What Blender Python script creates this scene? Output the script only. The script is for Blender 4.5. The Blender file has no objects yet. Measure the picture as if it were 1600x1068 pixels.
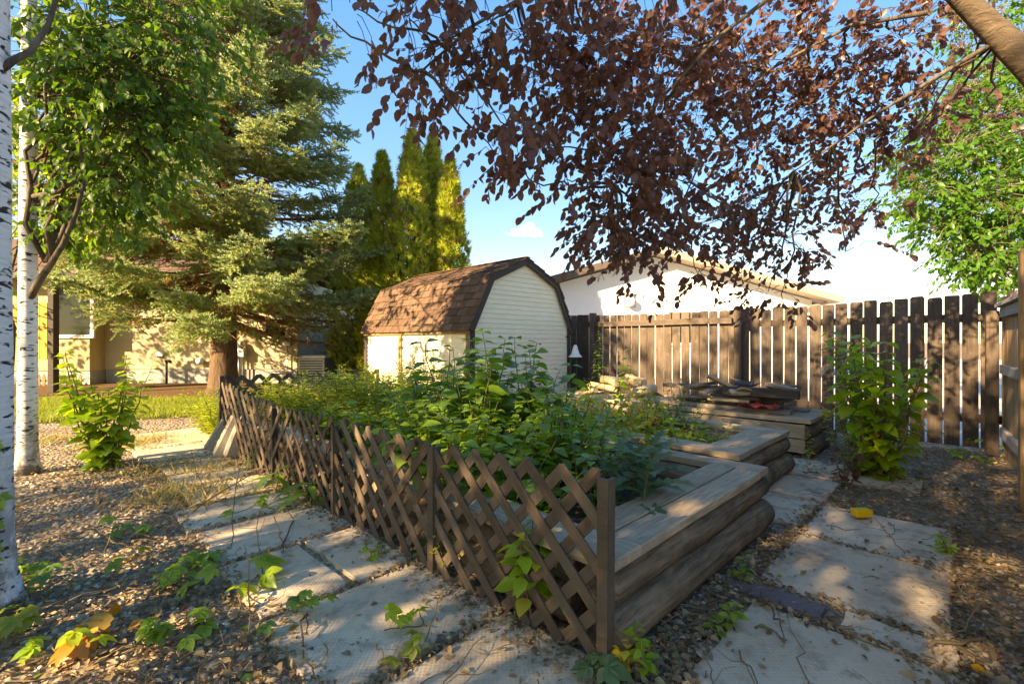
import bpy, bmesh, math, random
import numpy as np
from mathutils import Vector, Matrix

random.seed(11)
rng = np.random.default_rng(11)
R_ = math.radians
SC = bpy.context.scene
COL = SC.collection

# ------------------------------------------------------------------ camera, sky, sun, exposure
EYE = 1.1
F = 733.0                      # focal length in pixels of the 1600 px wide photograph
cam = bpy.data.cameras.new('camera')
cam.lens = F / 1600 * 36
cam.sensor_width = 36
cam.clip_start = 0.02
cam.clip_end = 3000
camo = bpy.data.objects.new('camera', cam)
COL.objects.link(camo)
camo.location = (0, 0, EYE)
camo.rotation_euler = (R_(90), 0, 0)
SC.camera = camo

SUN_EL, SUN_BACK = 25.0, 40.0       # sun low on the left, a little behind the camera
az = R_(270 - SUN_BACK)             # clockwise from +Y
world = bpy.data.worlds.new('World')
SC.world = world
world.use_nodes = True
wn = world.node_tree
wn.nodes.clear()
wo = wn.nodes.new('ShaderNodeOutputWorld')
bg = wn.nodes.new('ShaderNodeBackground')
sky = wn.nodes.new('ShaderNodeTexSky')
sky.sky_type = 'NISHITA'
sky.sun_disc = False
sky.sun_elevation = R_(SUN_EL)
sky.sun_rotation = az
sky.altitude = 300
sky.air_density = 1.0
sky.dust_density = .5
sky.ozone_density = 3.0
bg.inputs['Strength'].default_value = 0.15
hsv = wn.nodes.new('ShaderNodeHueSaturation')     # a clear, deep blue evening sky
hsv.inputs['Saturation'].default_value = 2.25
hsv.inputs['Value'].default_value = .86
hsv.inputs['Hue'].default_value = .522
gam = wn.nodes.new('ShaderNodeGamma')
gam.inputs['Gamma'].default_value = .42
wn.links.new(sky.outputs[0], gam.inputs['Color'])
wn.links.new(gam.outputs[0], hsv.inputs['Color'])
wn.links.new(hsv.outputs[0], bg.inputs[0])
wn.links.new(bg.outputs[0], wo.inputs[0])

sd = Vector((math.sin(az) * math.cos(R_(SUN_EL)), math.cos(az) * math.cos(R_(SUN_EL)), math.sin(R_(SUN_EL))))
sun = bpy.data.lights.new('sun', 'SUN')
sun.energy = 2.5
sun.angle = R_(0.6)
sun.color = (1.0, 0.88, 0.73)
suno = bpy.data.objects.new('sun', sun)
COL.objects.link(suno)
suno.location = sd * 50
suno.rotation_euler = sd.to_track_quat('Z', 'Y').to_euler()

SC.view_settings.view_transform = 'Standard'
SC.view_settings.look = 'None'
SC.view_settings.exposure = 3.1
SC.view_settings.gamma = 1.0
SC.view_settings.use_white_balance = True      # the photograph is balanced for the shade
SC.view_settings.white_balance_temperature = 10600
SC.view_settings.white_balance_tint = 10
SC.view_settings.use_curve_mapping = False
SC.render.engine = 'CYCLES'
SC.cycles.use_denoising = True
SC.cycles.max_bounces = 9
SC.cycles.diffuse_bounces = 6
SC.cycles.transmission_bounces = 4
SC.cycles.transparent_max_bounces = 6
SC.cycles.volume_bounces = 2
SC.cycles.sample_clamp_indirect = 6

# ------------------------------------------------------------------ yard axes (from the vanishing points)
U2 = np.array([.702, .712]); V2 = np.array([-.712, .702]); O2 = np.array([.333, 1.617])
ANG = math.atan2(.712, .702)

def P(px, py, Y):                      # a point Y metres in front of the camera position
    return np.array([(px - 800) / F * Y, Y, EYE + (534 - py) / F * Y])

def G(px, py, z=0.0):                  # a point on the horizontal plane z
    Y = F * (EYE - z) / (py - 534)
    return np.array([(px - 800) / F * Y, Y, z])

def UV(u, v, z=0.0):                   # yard coordinates: u to the far right, v to the far left
    p = O2 + u * U2 + v * V2
    return np.array([p[0], p[1], z])

# ------------------------------------------------------------------ materials
MATS = {}

def rgb(c):
    return (c[0], c[1], c[2], 1.0)

class NT:
    def __init__(self, name):
        self.m = bpy.data.materials.new(name)
        self.m.use_nodes = True
        self.t = self.m.node_tree
        self.t.nodes.clear()
        self.out = self.n('ShaderNodeOutputMaterial')
        MATS[name] = self.m

    def n(self, ty, **kw):
        nd = self.t.nodes.new(ty)
        for k, v in kw.items():
            setattr(nd, k, v)
        return nd

    def l(self, a, b):
        self.t.links.new(a, b)

    def coord(self, scale=(1, 1, 1), rnd=0.0, kind='Object'):
        tc = self.n('ShaderNodeTexCoord')
        mp = self.n('ShaderNodeMapping')
        mp.inputs['Scale'].default_value = scale
        self.l(tc.outputs[kind], mp.inputs['Vector'])
        if rnd:
            oi = self.n('ShaderNodeObjectInfo')
            ml = self.n('ShaderNodeMath', operation='MULTIPLY')
            ml.inputs[1].default_value = rnd
            self.l(oi.outputs['Random'], ml.inputs[0])
            self.l(ml.outputs[0], mp.inputs['Location'])
        return mp.outputs[0]

    def noise(self, vec, scale, detail=4, rough=.55, dist=0.0):
        nd = self.n('ShaderNodeTexNoise')
        nd.inputs['Scale'].default_value = scale
        nd.inputs['Detail'].default_value = detail
        nd.inputs['Roughness'].default_value = rough
        nd.inputs['Distortion'].default_value = dist
        self.l(vec, nd.inputs['Vector'])
        return nd.outputs['Fac']

    def ramp(self, fac, stops):
        nd = self.n('ShaderNodeValToRGB')
        el = nd.color_ramp.elements
        while len(el) < len(stops):
            el.new(0.5)
        for e, (p, c) in zip(el, stops):
            e.position = p
            e.color = rgb(c) if hasattr(c, '__len__') else (c, c, c, 1)
        self.l(fac, nd.inputs[0])
        return nd.outputs[0]

    def mix(self, fac, a, b, blend='MIX'):
        nd = self.n('ShaderNodeMix', data_type='RGBA', blend_type=blend)
        for inp, val in ((nd.inputs[0], fac), (nd.inputs[6], a), (nd.inputs[7], b)):
            if hasattr(val, 'is_linked'):
                self.l(val, inp)
            elif hasattr(val, '__len__'):
                inp.default_value = rgb(val)
            else:
                inp.default_value = val
        return nd.outputs[2]

    def math(self, op, a, b=None):
        nd = self.n('ShaderNodeMath', operation=op)
        for i, val in enumerate((a, b)):
            if val is None:
                continue
            if hasattr(val, 'is_linked'):
                self.l(val, nd.inputs[i])
            else:
                nd.inputs[i].default_value = val
        return nd.outputs[0]

    def bump(self, h, strength=.5, dist=.01):
        nd = self.n('ShaderNodeBump')
        nd.inputs['Strength'].default_value = strength
        nd.inputs['Distance'].default_value = dist
        self.l(h, nd.inputs['Height'])
        return nd.outputs[0]

    def rand(self):
        oi = self.n('ShaderNodeObjectInfo')
        ge = self.n('ShaderNodeNewGeometry')
        s = self.math('ADD', oi.outputs['Random'], ge.outputs['Random Per Island'])
        return self.math('FRACT', s)

    def surf(self, col, rough=.8, normal=None, spec=.3, metal=0.0):
        b = self.n('ShaderNodeBsdfPrincipled')
        if hasattr(col, 'is_linked'):
            self.l(col, b.inputs['Base Color'])
        else:
            b.inputs['Base Color'].default_value = rgb(col)
        if hasattr(rough, 'is_linked'):
            self.l(rough, b.inputs['Roughness'])
        else:
            b.inputs['Roughness'].default_value = rough
        b.inputs['Specular IOR Level'].default_value = spec
        b.inputs['Metallic'].default_value = metal
        if normal is not None:
            self.l(normal, b.inputs['Normal'])
        return b.outputs[0]

    def done(self, sh):
        self.l(sh, self.out.inputs['Surface'])
        return self.m


def wood(name, c1, c2, rough=.85, s=3.0, bump=.5, stain=None, stain_amt=.4, vary=.25, wear=None):
    t = NT(name)
    vec = t.coord((s, s * 13, s * 13), rnd=37.0)
    g = t.noise(vec, 2.2, 6, .62, .6)
    col = t.ramp(g, [(.28, c1), (.72, c2)])
    v2 = t.coord((1, 1, 1), rnd=11.0)
    big = t.noise(v2, 3.1, 5, .6)
    if stain:
        f = t.ramp(big, [(.42, 0.0), (.68, stain_amt)])
        col = t.mix(f, col, stain)
    if wear:
        w = t.noise(v2, 9.0, 6, .7)
        f = t.ramp(w, [(.58, 0.0), (.7, .8)])
        col = t.mix(f, col, wear)
    r = t.rand()
    br = t.math('ADD', t.math('MULTIPLY', r, vary), 1 - vary * .5)
    hs = t.n('ShaderNodeHueSaturation')
    t.l(col, hs.inputs['Color'])
    t.l(br, hs.inputs['Value'])
    return t.done(t.surf(hs.outputs[0], rough, t.bump(g, bump, .004), .25))


def leaf(name, cols, trans=.4, tcol=None, rough=.42, spec=.35, grain=30.0):
    t = NT(name)
    r = t.rand()
    n = len(cols)
    col = t.ramp(r, [(i / max(1, n - 1), c) for i, c in enumerate(cols)])
    nz = t.noise(t.coord((1, 1, 1)), grain, 3)
    col = t.mix(t.ramp(nz, [(.35, 0.0), (.75, .45)]), col, tuple(c * .62 for c in cols[len(cols) // 2]))
    p = t.surf(col, rough, None, spec)
    tr = t.n('ShaderNodeBsdfTranslucent')
    hs = t.n('ShaderNodeHueSaturation')
    hs.inputs['Value'].default_value = 1.5
    hs.inputs['Saturation'].default_value = 1.1
    t.l(col, hs.inputs['Color'])
    if tcol:
        t.l(t.mix(.6, hs.outputs[0], tcol), tr.inputs[0])
    else:
        t.l(hs.outputs[0], tr.inputs[0])
    mx = t.n('ShaderNodeMixShader')
    mx.inputs[0].default_value = trans
    t.l(p, mx.inputs[1])
    t.l(tr.outputs[0], mx.inputs[2])
    return t.done(mx.outputs[0])


def plain(name, c, rough=.6, spec=.3, metal=0.0, var=.12, scale=8.0, bump=.15):
    t = NT(name)
    nz = t.noise(t.coord((1, 1, 1), rnd=9.0), scale, 5, .6)
    col = t.ramp(nz, [(.3, tuple(x * (1 - var) for x in c)), (.7, tuple(min(1, x * (1 + var)) for x in c))])
    return t.done(t.surf(col, rough, t.bump(nz, bump, .004), spec, metal))


def rough_wall(name, c1, c2, grain=60.0, bump=.6, blot=1.2):
    t = NT(name)
    v = t.coord((1, 1, 1))
    a = t.noise(v, blot, 4)
    b = t.noise(v, grain, 4, .7)
    col = t.ramp(a, [(.3, c1), (.7, c2)])
    col = t.mix(t.ramp(b, [(.35, .35), (.6, 0.0)]), col, tuple(x * .7 for x in c1))
    return t.done(t.surf(col, .95, t.bump(b, bump, .01), .15))


wood('fence_brown', (.050, .036, .027), (.135, .097, .072), s=2.0, bump=.6, stain=(.15, .115, .09), stain_amt=.45, wear=(.19, .15, .115), vary=.45)
wood('weathered', (.26, .18, .11), (.62, .46, .30), s=3.0, bump=.7, stain=(.20, .18, .13), stain_amt=.6, wear=(.42, .36, .29))
wood('log_bark', (.065, .044, .029), (.36, .25, .155), s=1.6, bump=1.0, stain=(.055, .042, .028), stain_amt=.75, wear=(.36, .26, .16))
wood('lattice_brown', (.048, .033, .022), (.11, .076, .051), s=2.5, bump=.4, rough=.6, stain=(.14, .105, .075), stain_amt=.5, vary=.5, wear=(.15, .115, .08))
wood('cedar_new', (.30, .175, .085), (.50, .33, .18), s=2.0, bump=.3, stain=(.26, .16, .09), stain_amt=.5)
wood('rail_pale', (.34, .28, .22), (.52, .46, .38), s=2.0, bump=.4)
wood('old_plank', (.085, .07, .058), (.27, .225, .18), s=2.5, bump=.7, vary=.6, wear=(.33, .27, .2))
wood('cut_wood', (.42, .30, .17), (.60, .46, .29), s=2.0, bump=.3)
wood('trim_tan', (.17, .115, .055), (.27, .19, .095), s=2.0, bump=.3)
wood('trim_dark', (.045, .035, .030), (.085, .066, .055), s=2.0, bump=.3)
plain('siding_cream', (.82, .73, .53), .55, .3, var=.05, scale=5)
plain('trim_white', (.74, .72, .66), .5, var=.05)
rough_wall('stucco_beige', (.44, .37, .24), (.52, .45, .31))
rough_wall('stucco_warm_lit', (.44, .35, .19), (.50, .41, .24))  # bay stucco with the warm light on it put into the colour
rough_wall('stucco_white', (.72, .70, .67), (.80, .78, .75))
rough_wall('concrete', (.28, .28, .26), (.38, .37, .35), grain=35)
rough_wall('block_concrete', (.36, .30, .22), (.46, .39, .30), grain=50)
plain('metal_grey', (.33, .35, .35), .45, .5, .6)
plain('dark_metal', (.03, .03, .03), .5, .4)
plain('plastic_white', (.72, .72, .70), .45)
plain('yellow_plastic', (.80, .46, .012), .45, .4, var=.1)
plain('fascia_brown_and_shade', (.10, .075, .06), .6)
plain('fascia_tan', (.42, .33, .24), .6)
plain('red_cloth', (.35, .05, .04), .9, .1, var=.4, scale=20)
plain('sunlit_wood_orange', (.62, .32, .06), .7, var=.1)  # orange of the sunlight put into the wood colour

# shingles: brown asphalt with granules
t = NT('shingle')
r = t.rand()
v = t.coord((1, 1, 1), rnd=5.0)
col = t.ramp(r, [(0, (.080, .048, .032)), (.5, (.115, .068, .044)), (1, (.155, .092, .060))])
gr = t.noise(v, 120, 3, .7)
bl = t.noise(v, 7, 4)
col = t.mix(t.ramp(bl, [(.45, 0.0), (.75, .6)]), col, (.07, .048, .036))
col = t.mix(t.ramp(gr, [(.5, 0.0), (.75, .4)]), col, (.30, .21, .15))
t.done(t.surf(col, .95, t.bump(gr, .6, .004), .1))

# bark
def bark(name, c1, c2, sx=9, sz=2.2, bump=1.0):
    t = NT(name)
    v = t.coord((sx, sx, sz))
    a = t.noise(v, 2.0, 6, .65, .8)
    col = t.ramp(a, [(.3, c1), (.68, c2)])
    return t.done(t.surf(col, .95, t.bump(a, bump, .02), .1))

bark('bark_spruce', (.055, .035, .024), (.17, .11, .072))
bark('bark_brown', (.05, .040, .032), (.16, .13, .10))
bark('bark_smooth', (.14, .105, .075), (.28, .215, .155), 4, 12, .4)
bark('bark_limb', (.085, .062, .045), (.20, .15, .105), 5, 14, .6)
bark('twig_brown', (.07, .05, .035), (.16, .11, .075))
bark('twig_spruce', (.13, .075, .04), (.27, .165, .09))
t = NT('bark_birch')
v = t.coord((1, 1, 1))
mp = t.coord((15, 15, 46))
a = t.noise(mp, 1.0, 3, .5, .5)
fine = t.noise(t.coord((9, 9, 70)), 1.0, 4, .6)
low = t.n('ShaderNodeSeparateXYZ')
t.l(t.coord((1, 1, 1)), low.inputs[0])
marks = t.ramp(a, [(.575, 0.0), (.63, 1.0)])
col = t.ramp(fine, [(.3, (.55, .53, .50)), (.7, (.74, .73, .71))])
col = t.mix(marks, col, (.035, .032, .03))
base = t.noise(t.coord((8, 8, 6)), 1.2, 5, .7)
lo = t.n('ShaderNodeMapRange')
lo.inputs['From Min'].default_value = .75
lo.inputs['From Max'].default_value = .0
t.l(low.outputs[2], lo.inputs['Value'])
cr = t.math('MULTIPLY', lo.outputs[0], t.ramp(base, [(.38, 0.0), (.55, 1.0)]))
col = t.mix(cr, col, (.10, .085, .07))
t.done(t.surf(col, .8, t.bump(t.math('SUBTRACT', fine, marks), .5, .006), .2))

# paving slabs: cast concrete with a woven tread
def slab_mat(name, tread):
    t = NT(name)
    v = t.coord((1, 1, 1), rnd=13.0)
    a = t.noise(v, 2.3, 5, .6)
    b = t.noise(v, 45, 5, .7)
    c = t.noise(v, 9, 5, .65)
    col = t.ramp(a, [(.3, (.47, .365, .245)), (.7, (.64, .515, .36))])
    col = t.mix(t.ramp(c, [(.50, 0.0), (.70, .6)]), col, (.22, .175, .12))
    d2 = t.noise(v, 3.7, 6, .7)
    col = t.mix(t.ramp(d2, [(.56, 0.0), (.66, .7)]), col, (.155, .115, .075))
    col = t.mix(t.ramp(b, [(.55, 0.0), (.75, .4)]), col, (.16, .14, .11))
    h = b
    if tread:
        tc = t.n('ShaderNodeTexCoord')
        se = t.n('ShaderNodeSeparateXYZ')
        t.l(tc.outputs['Object'], se.inputs[0])
        k = 2 * math.pi / .021
        sx = t.math('SINE', t.math('MULTIPLY', se.outputs[0], k))
        sy = t.math('SINE', t.math('MULTIPLY', se.outputs[1], k))
        w = t.math('MULTIPLY', t.math('MULTIPLY', sx, sy), t.ramp(t.noise(v, 3.0, 4, .6), [(.38, 0.05), (.62, 1.0)]))
        col = t.mix(t.ramp(w, [(.0, .10), (.45, 0.0)]), col, (.16, .13, .10))
        h = t.math('ADD', t.math('MULTIPLY', w, .28), t.math('MULTIPLY', b, 1.3))
    t.done(t.surf(col, .92, t.bump(h, .6, .004), .15))

slab_mat('slab_tread', True)
slab_mat('slab_plain', False)
rough_wall('paver_purple', (.15, .115, .115), (.21, .165, .16), grain=60)

# ground
t = NT('ground_litter')
v = t.coord((1, 1, 1))
vo = t.n('ShaderNodeTexVoronoi')
vo.inputs['Scale'].default_value = 34
t.l(v, vo.inputs['Vector'])
a = t.noise(v, 1.1, 5, .6)
b = t.noise(v, 26, 6, .7)
stone = t.ramp(t.n('ShaderNodeSeparateColor').outputs[0], [(0, (.1, .1, .1)), (1, (.2, .2, .2))])
sepc = t.n('ShaderNodeSeparateColor')
t.l(vo.outputs['Color'], sepc.inputs[0])
stone = t.ramp(sepc.outputs[0], [(0, (.18, .145, .105)), (.5, (.36, .295, .22)), (1, (.54, .46, .36))])
litter = t.ramp(b, [(.3, (.085, .06, .038)), (.55, (.24, .17, .105)), (.75, (.42, .31, .19))])
f = t.ramp(a, [(.40, 0.85), (.62, .25)])
col = t.mix(f, stone, litter)
h = t.math('ADD', t.math('MULTIPLY', vo.outputs['Distance'], -1.5), b)
t.done(t.surf(col, .95, t.bump(h, .9, .02), .12))
t = NT('lawn_soil')
v = t.coord((1, 1, 1))
a = t.noise(v, 14, 5, .6)
col = t.ramp(a, [(.3, (.045, .06, .018)), (.7, (.13, .15, .045))])
t.done(t.surf(col, .95, t.bump(a, .6, .02), .1))
t = NT('mulch')
v = t.coord((1, 1, 1))
a = t.noise(v, 30, 6, .7)
col = t.ramp(a, [(.3, (.06, .035, .018)), (.7, (.21, .125, .062))])
t.done(t.surf(col, .95, t.bump(a, .9, .02), .1))
rough_wall('soil', (.04, .028, .02), (.085, .062, .042), grain=28, bump=1.0)
rough_wall('pale_patio', (.45, .42, .38), (.55, .52, .47), grain=25)
t = NT('pebble')
r = t.rand()
col = t.ramp(r, [(0, (.25, .185, .12)), (.25, (.43, .33, .225)), (.5, (.55, .43, .295)), (.75, (.66, .545, .40)), (.92, (.46, .31, .19)), (1, (.76, .66, .51))])
nz = t.noise(t.coord((1, 1, 1)), 60, 4, .65)
col = t.mix(t.ramp(nz, [(.4, .4), (.65, 0.0)]), col, (.17, .135, .10))
t.done(t.surf(col, .85, t.bump(nz, .3, .003), .25))

t = NT('window_glass')
g = t.surf((.02, .025, .022), .05, None, .28)
t.done(g)

# leaves
leaf('leaf_purple', [(.085, .042, .036), (.12, .058, .045), (.155, .075, .050), (.095, .052, .052), (.185, .095, .054), (.115, .068, .066)], .38, (.40, .14, .07), .40, .4)
leaf('leaf_birch', [(.034, .09, .016), (.055, .135, .02), (.085, .175, .024), (.045, .12, .028)], .45, (.22, .38, .03))
leaf('leaf_bright', [(.17, .30, .03), (.24, .36, .035), (.32, .40, .04), (.20, .30, .035)], .52, (.62, .68, .06))
leaf('leaf_maple', [(.030, .11, .014), (.05, .15, .018), (.08, .19, .022), (.04, .13, .02)], .42, (.17, .38, .025))
leaf('leaf_dark', [(.09, .18, .028), (.14, .25, .038), (.18, .30, .045), (.12, .225, .042)], .42, (.30, .50, .04), .35, .45)
leaf('leaf_mid', [(.16, .29, .035), (.23, .36, .04), (.30, .40, .045), (.18, .31, .05)], .45, (.38, .56, .05), .38, .4)
leaf('leaf_lime', [(.18, .34, .025), (.24, .39, .03), (.28, .41, .035), (.31, .38, .035)], .48, (.55, .66, .05), .38, .4)
leaf('leaf_yellow', [(.55, .42, .04), (.66, .50, .05), (.46, .44, .06), (.66, .40, .04)], .45, (.85, .60, .06))
leaf('leaf_weed', [(.16, .24, .04), (.24, .30, .05), (.32, .35, .06), (.19, .26, .05)], .48, (.55, .57, .08))
leaf('leaf_thistle', [(.075, .13, .055), (.10, .17, .065), (.09, .15, .06)], .3, (.2, .32, .06), .5, .3)
leaf('leaf_orange', [(.50, .23, .03), (.56, .31, .04), (.42, .17, .03), (.34, .25, .05)], .35, (.62, .28, .03))
leaf('leaf_red', [(.13, .035, .025), (.20, .05, .025), (.09, .03, .03)], .35, (.4, .1, .04))
leaf('leaf_dead', [(.14, .095, .055), (.27, .185, .105), (.40, .285, .16), (.21, .14, .085), (.48, .33, .15), (.50, .41, .27), (.11, .072, .052)], .2, None, .85, .1)
leaf('needle', [(.13, .20, .085), (.18, .25, .10), (.26, .31, .11), (.19, .29, .17)], .38, (.45, .50, .15), .5, .3)
leaf('needle_brown', [(.27, .16, .065), (.36, .23, .10), (.21, .12, .05)], .3, (.5, .3, .1), .7, .1)
leaf('cedar_spray', [(.17, .25, .03), (.27, .33, .04), (.40, .42, .05), (.22, .30, .045)], .34, (.5, .52, .08), .6, .2)
leaf('cedar_brown', [(.16, .10, .04), (.22, .14, .05)], .2, None, .7, .1)
leaf('blade', [(.10, .17, .025), (.16, .22, .03), (.22, .26, .05), (.28, .27, .09)], .5, (.42, .46, .06), .5, .3)
leaf('straw', [(.36, .27, .12), (.46, .36, .18), (.30, .25, .10), (.26, .28, .08)], .3, None, .7, .1)
leaf('stalk_green', [(.10, .12, .04), (.13, .14, .05)], .1)
leaf('stalk_brown', [(.16, .11, .06), (.26, .19, .11), (.11, .07, .04)], .05, None, .8, .1)

def M(n):
    return MATS[n]

# ------------------------------------------------------------------ mesh helpers
def unit(a):
    a = np.asarray(a, float)
    return a / (np.linalg.norm(a, axis=-1, keepdims=True) + 1e-9)

def mesh_from(name, V, T, mats, mi=None, smooth=True):
    V = np.asarray(V, np.float32)
    T = np.asarray(T, np.int32)
    me = bpy.data.meshes.new(name)
    me.vertices.add(len(V))
    me.vertices.foreach_set('co', V.ravel())
    k = T.shape[1]
    me.loops.add(T.size)
    me.loops.foreach_set('vertex_index', T.ravel())
    me.polygons.add(len(T))
    me.polygons.foreach_set('loop_start', np.arange(len(T), dtype=np.int32) * k)
    me.polygons.foreach_set('loop_total', np.full(len(T), k, np.int32))
    if mi is not None:
        me.polygons.foreach_set('material_index', np.asarray(mi, np.int32))
    me.polygons.foreach_set('use_smooth', np.full(len(T), smooth, bool))
    for m in (mats if isinstance(mats, (list, tuple)) else [mats]):
        me.materials.append(M(m))
    me.update(calc_edges=True)
    me.validate()
    return me

def link(name, me, parent=None, loc=None, rot=None, mat4=None):
    o = bpy.data.objects.new(name, me)
    COL.objects.link(o)
    if parent is not None:
        o.parent = parent
    if mat4 is not None:
        o.matrix_basis = mat4
    else:
        if loc is not None:
            o.location = [float(x) for x in loc]
        if rot is not None:
            o.rotation_euler = rot
    return o

def tag(o, label=None, cat=None, group=None, kind=None):
    if label: o['label'] = label
    if cat: o['category'] = cat
    if group: o['group'] = group
    if kind: o['kind'] = kind
    return o

def thing(name, label, cat, loc=(0, 0, 0), rz=0.0, group=None):
    o = bpy.data.objects.new(name, None)
    COL.objects.link(o)
    o.location = [float(x) for x in loc]
    o.rotation_euler = (0, 0, rz)
    o.empty_display_size = .1
    return tag(o, label, cat, group)

class MB:
    """collects faces of any size and builds ONE mesh"""
    def __init__(self):
        self.v, self.f = [], []

    def add(self, V, Fs):
        b = len(self.v)
        self.v += [tuple(map(float, p)) for p in V]
        self.f += [tuple(i + b for i in q) for q in Fs]

    def box(self, x0, x1, y0, y1, z0, z1, rot=None):
        V = [(x, y, z) for z in (z0, z1) for y in (y0, y1) for x in (x0, x1)]
        if rot is not None:
            V = [rot @ Vector(p) for p in V]
        self.add(V, [(0, 2, 3, 1), (4, 5, 7, 6), (0, 1, 5, 4), (2, 6, 7, 3), (0, 4, 6, 2), (1, 3, 7, 5)])

    def prism(self, prof, a, b, axis='y'):
        n = len(prof)
        V = []
        for d in (a, b):
            for (p, q) in prof:
                V.append((p, d, q) if axis == 'y' else (d, p, q) if axis == 'x' else (p, q, d))
        Fs = [tuple(range(n)), tuple(range(2 * n - 1, n - 1, -1))]
        for i in range(n):
            j = (i + 1) % n
            Fs.append((i, i + n, j + n, j))
        self.add(V, Fs)

    def tube(self, path, rad, sides=6, cap=True):
        path = np.asarray(path, float)
        n = len(path)
        rad = np.broadcast_to(np.asarray(rad, float), (n,))
        tan = unit(np.gradient(path, axis=0))
        up = np.array([0, 0, 1.0]) if abs(tan[0][2]) < .9 else np.array([1.0, 0, 0])
        ang = np.linspace(0, 2 * np.pi, sides, endpoint=False)
        V = []
        x = unit(np.cross(up, tan[0]))
        for i in range(n):
            x = unit(x - tan[i] * (x @ tan[i]))
            y = np.cross(tan[i], x)
            V += list(path[i] + rad[i] * (np.cos(ang)[:, None] * x + np.sin(ang)[:, None] * y))
        Fs = []
        for i in range(n - 1):
            for k in range(sides):
                k2 = (k + 1) % sides
                Fs.append((i * sides + k, i * sides + k2, (i + 1) * sides + k2, (i + 1) * sides + k))
        if cap:
            Fs.append(tuple(range(sides - 1, -1, -1)))
            Fs.append(tuple((n - 1) * sides + k for k in range(sides)))
        self.add(V, Fs)

    def mesh(self, name, mat, smooth=False, bevel=0.0):
        me = bpy.data.meshes.new(name)
        bm = bmesh.new()
        vs = [bm.verts.new(p) for p in self.v]
        for q in self.f:
            try:
                bm.faces.new([vs[i] for i in q])
            except ValueError:
                pass
        bm.normal_update()
        bmesh.ops.recalc_face_normals(bm, faces=bm.faces[:])
        if bevel:
            bmesh.ops.bevel(bm, geom=bm.edges[:], offset=bevel, segments=1, affect='EDGES', clamp_overlap=True)
        if smooth:
            for f_ in bm.faces:
                f_.smooth = True
        bm.to_mesh(me)
        bm.free()
        me.materials.append(M(mat))
        return me

    def obj(self, name, mat, parent=None, smooth=False, bevel=0.0, **kw):
        return link(name, self.mesh(name, mat, smooth, bevel), parent, **kw)

def boxmesh(name, sx, sy, sz, mat, bevel=.004, jitter=0.0):
    """board: x along its length, origin at one end, centred in y, z up from 0"""
    m = MB()
    n = max(1, int(sx / .35)) if jitter else 1
    V, Fs = [], []
    for i in range(n + 1):
        x = sx * i / n
        dy, dz = (random.uniform(-jitter, jitter), random.uniform(-jitter, jitter)) if jitter else (0, 0)
        V += [(x, -sy / 2 + dy, dz), (x, sy / 2 + dy, dz), (x, sy / 2 + dy, sz + dz), (x, -sy / 2 + dy, sz + dz)]
    for i in range(n):
        a = i * 4
        for k in range(4):
            Fs.append((a + k, a + (k + 1) % 4, a + 4 + (k + 1) % 4, a + 4 + k))
    Fs.append((3, 2, 1, 0)); Fs.append(tuple(n * 4 + k for k in range(4)))
    m.add(V, Fs)
    return m.mesh(name, mat, False, bevel)

def logmesh(name, length, r, mat, sides=16, wob=.012):
    n = max(5, int(length / .22))
    m = MB()
    path, rad = [], []
    for i in range(n + 1):
        x = length * i / n
        path.append((x, random.uniform(-wob, wob) * .6, random.uniform(-wob, wob) * .6))
        rad.append(r * random.uniform(.965, 1.035))
    # rounded, slightly chamfered ends
    path = [(-.012, 0, 0), (0, 0, 0)] + path[1:-1] + [(length, 0, 0), (length + .012, 0, 0)]
    rad = [r * .84, r * .97] + rad[1:-1] + [r * .97, r * .84]
    m.tube(path, rad, sides)
    me = m.mesh(name, mat, True)
    for f_ in me.polygons:
        if len(f_.vertices) > 4:
            f_.use_smooth = False
    return me

# leaf templates: base at origin, length 1 along +y, normal +z
def leaf_tpl(prof, width=.6, fold=.18, droop=.25, wave=0.0):
    V = [(0, 0, 0)]
    n = len(prof)
    for i, (t_, w) in enumerate(prof):
        z = -droop * t_ * t_
        wz = fold * w * width + (wave * math.sin(i * 2.4))
        V += [(-w * width / 2, t_, z + wz), (0, t_, z), (w * width / 2, t_, z + fold * w * width - wave * math.sin(i * 2.4))]
    V.append((0, 1, -droop))
    T = [(0, 2, 1), (0, 3, 2)]
    for i in range(n - 1):
        a, b = 1 + i * 3, 4 + i * 3
        T += [(a, a + 1, b + 1), (a, b + 1, b), (a + 1, a + 2, b + 2), (a + 1, b + 2, b + 1)]
    a = 1 + (n - 1) * 3
    e = len(V) - 1
    T += [(a, a + 1, e), (a + 1, a + 2, e)]
    return np.array(V), np.array(T)

OVATE = leaf_tpl([(.15, .55), (.38, 1.0), (.62, .86), (.84, .42)], .62, .16, .22, .012)
OVATE_S = leaf_tpl([(.32, .95), (.66, .72)], .62, .2, .22)
OVAL = leaf_tpl([(.2, .72), (.5, 1.0), (.8, .66)], .64, .13, .15)
DIAMOND = leaf_tpl([(.45, 1.0)], .55, .2, .15)
LANCE = leaf_tpl([(.2, .7), (.5, 1.0), (.78, .6)], .26, .2, .35)
LANCE_S = leaf_tpl([(.45, 1.0)], .24, .2, .3)
HEART = leaf_tpl([(.08, .8), (.28, 1.0), (.55, .8), (.8, .4)], .82, .12, .25, .02)
BROAD = leaf_tpl([(.12, .6), (.3, 1.0), (.42, .86), (.55, .98), (.68, .66), (.82, .5)], .78, .10, .35, .03)
tp = []
for i in range(11):
    tt = .06 + i * .085
    tp.append((tt, (math.sin(math.pi * min(1, tt * 1.02)) ** .7) * (1.0 if i % 2 else .42)))
THISTLE = leaf_tpl(tp, .42, .2, .5, .02)

def merge_tpl(parts):
    V, T, b = [], [], 0
    for v_, t_ in parts:
        V.append(v_); T.append(t_ + b); b += len(v_)
    return np.vstack(V), np.vstack(T)

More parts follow.
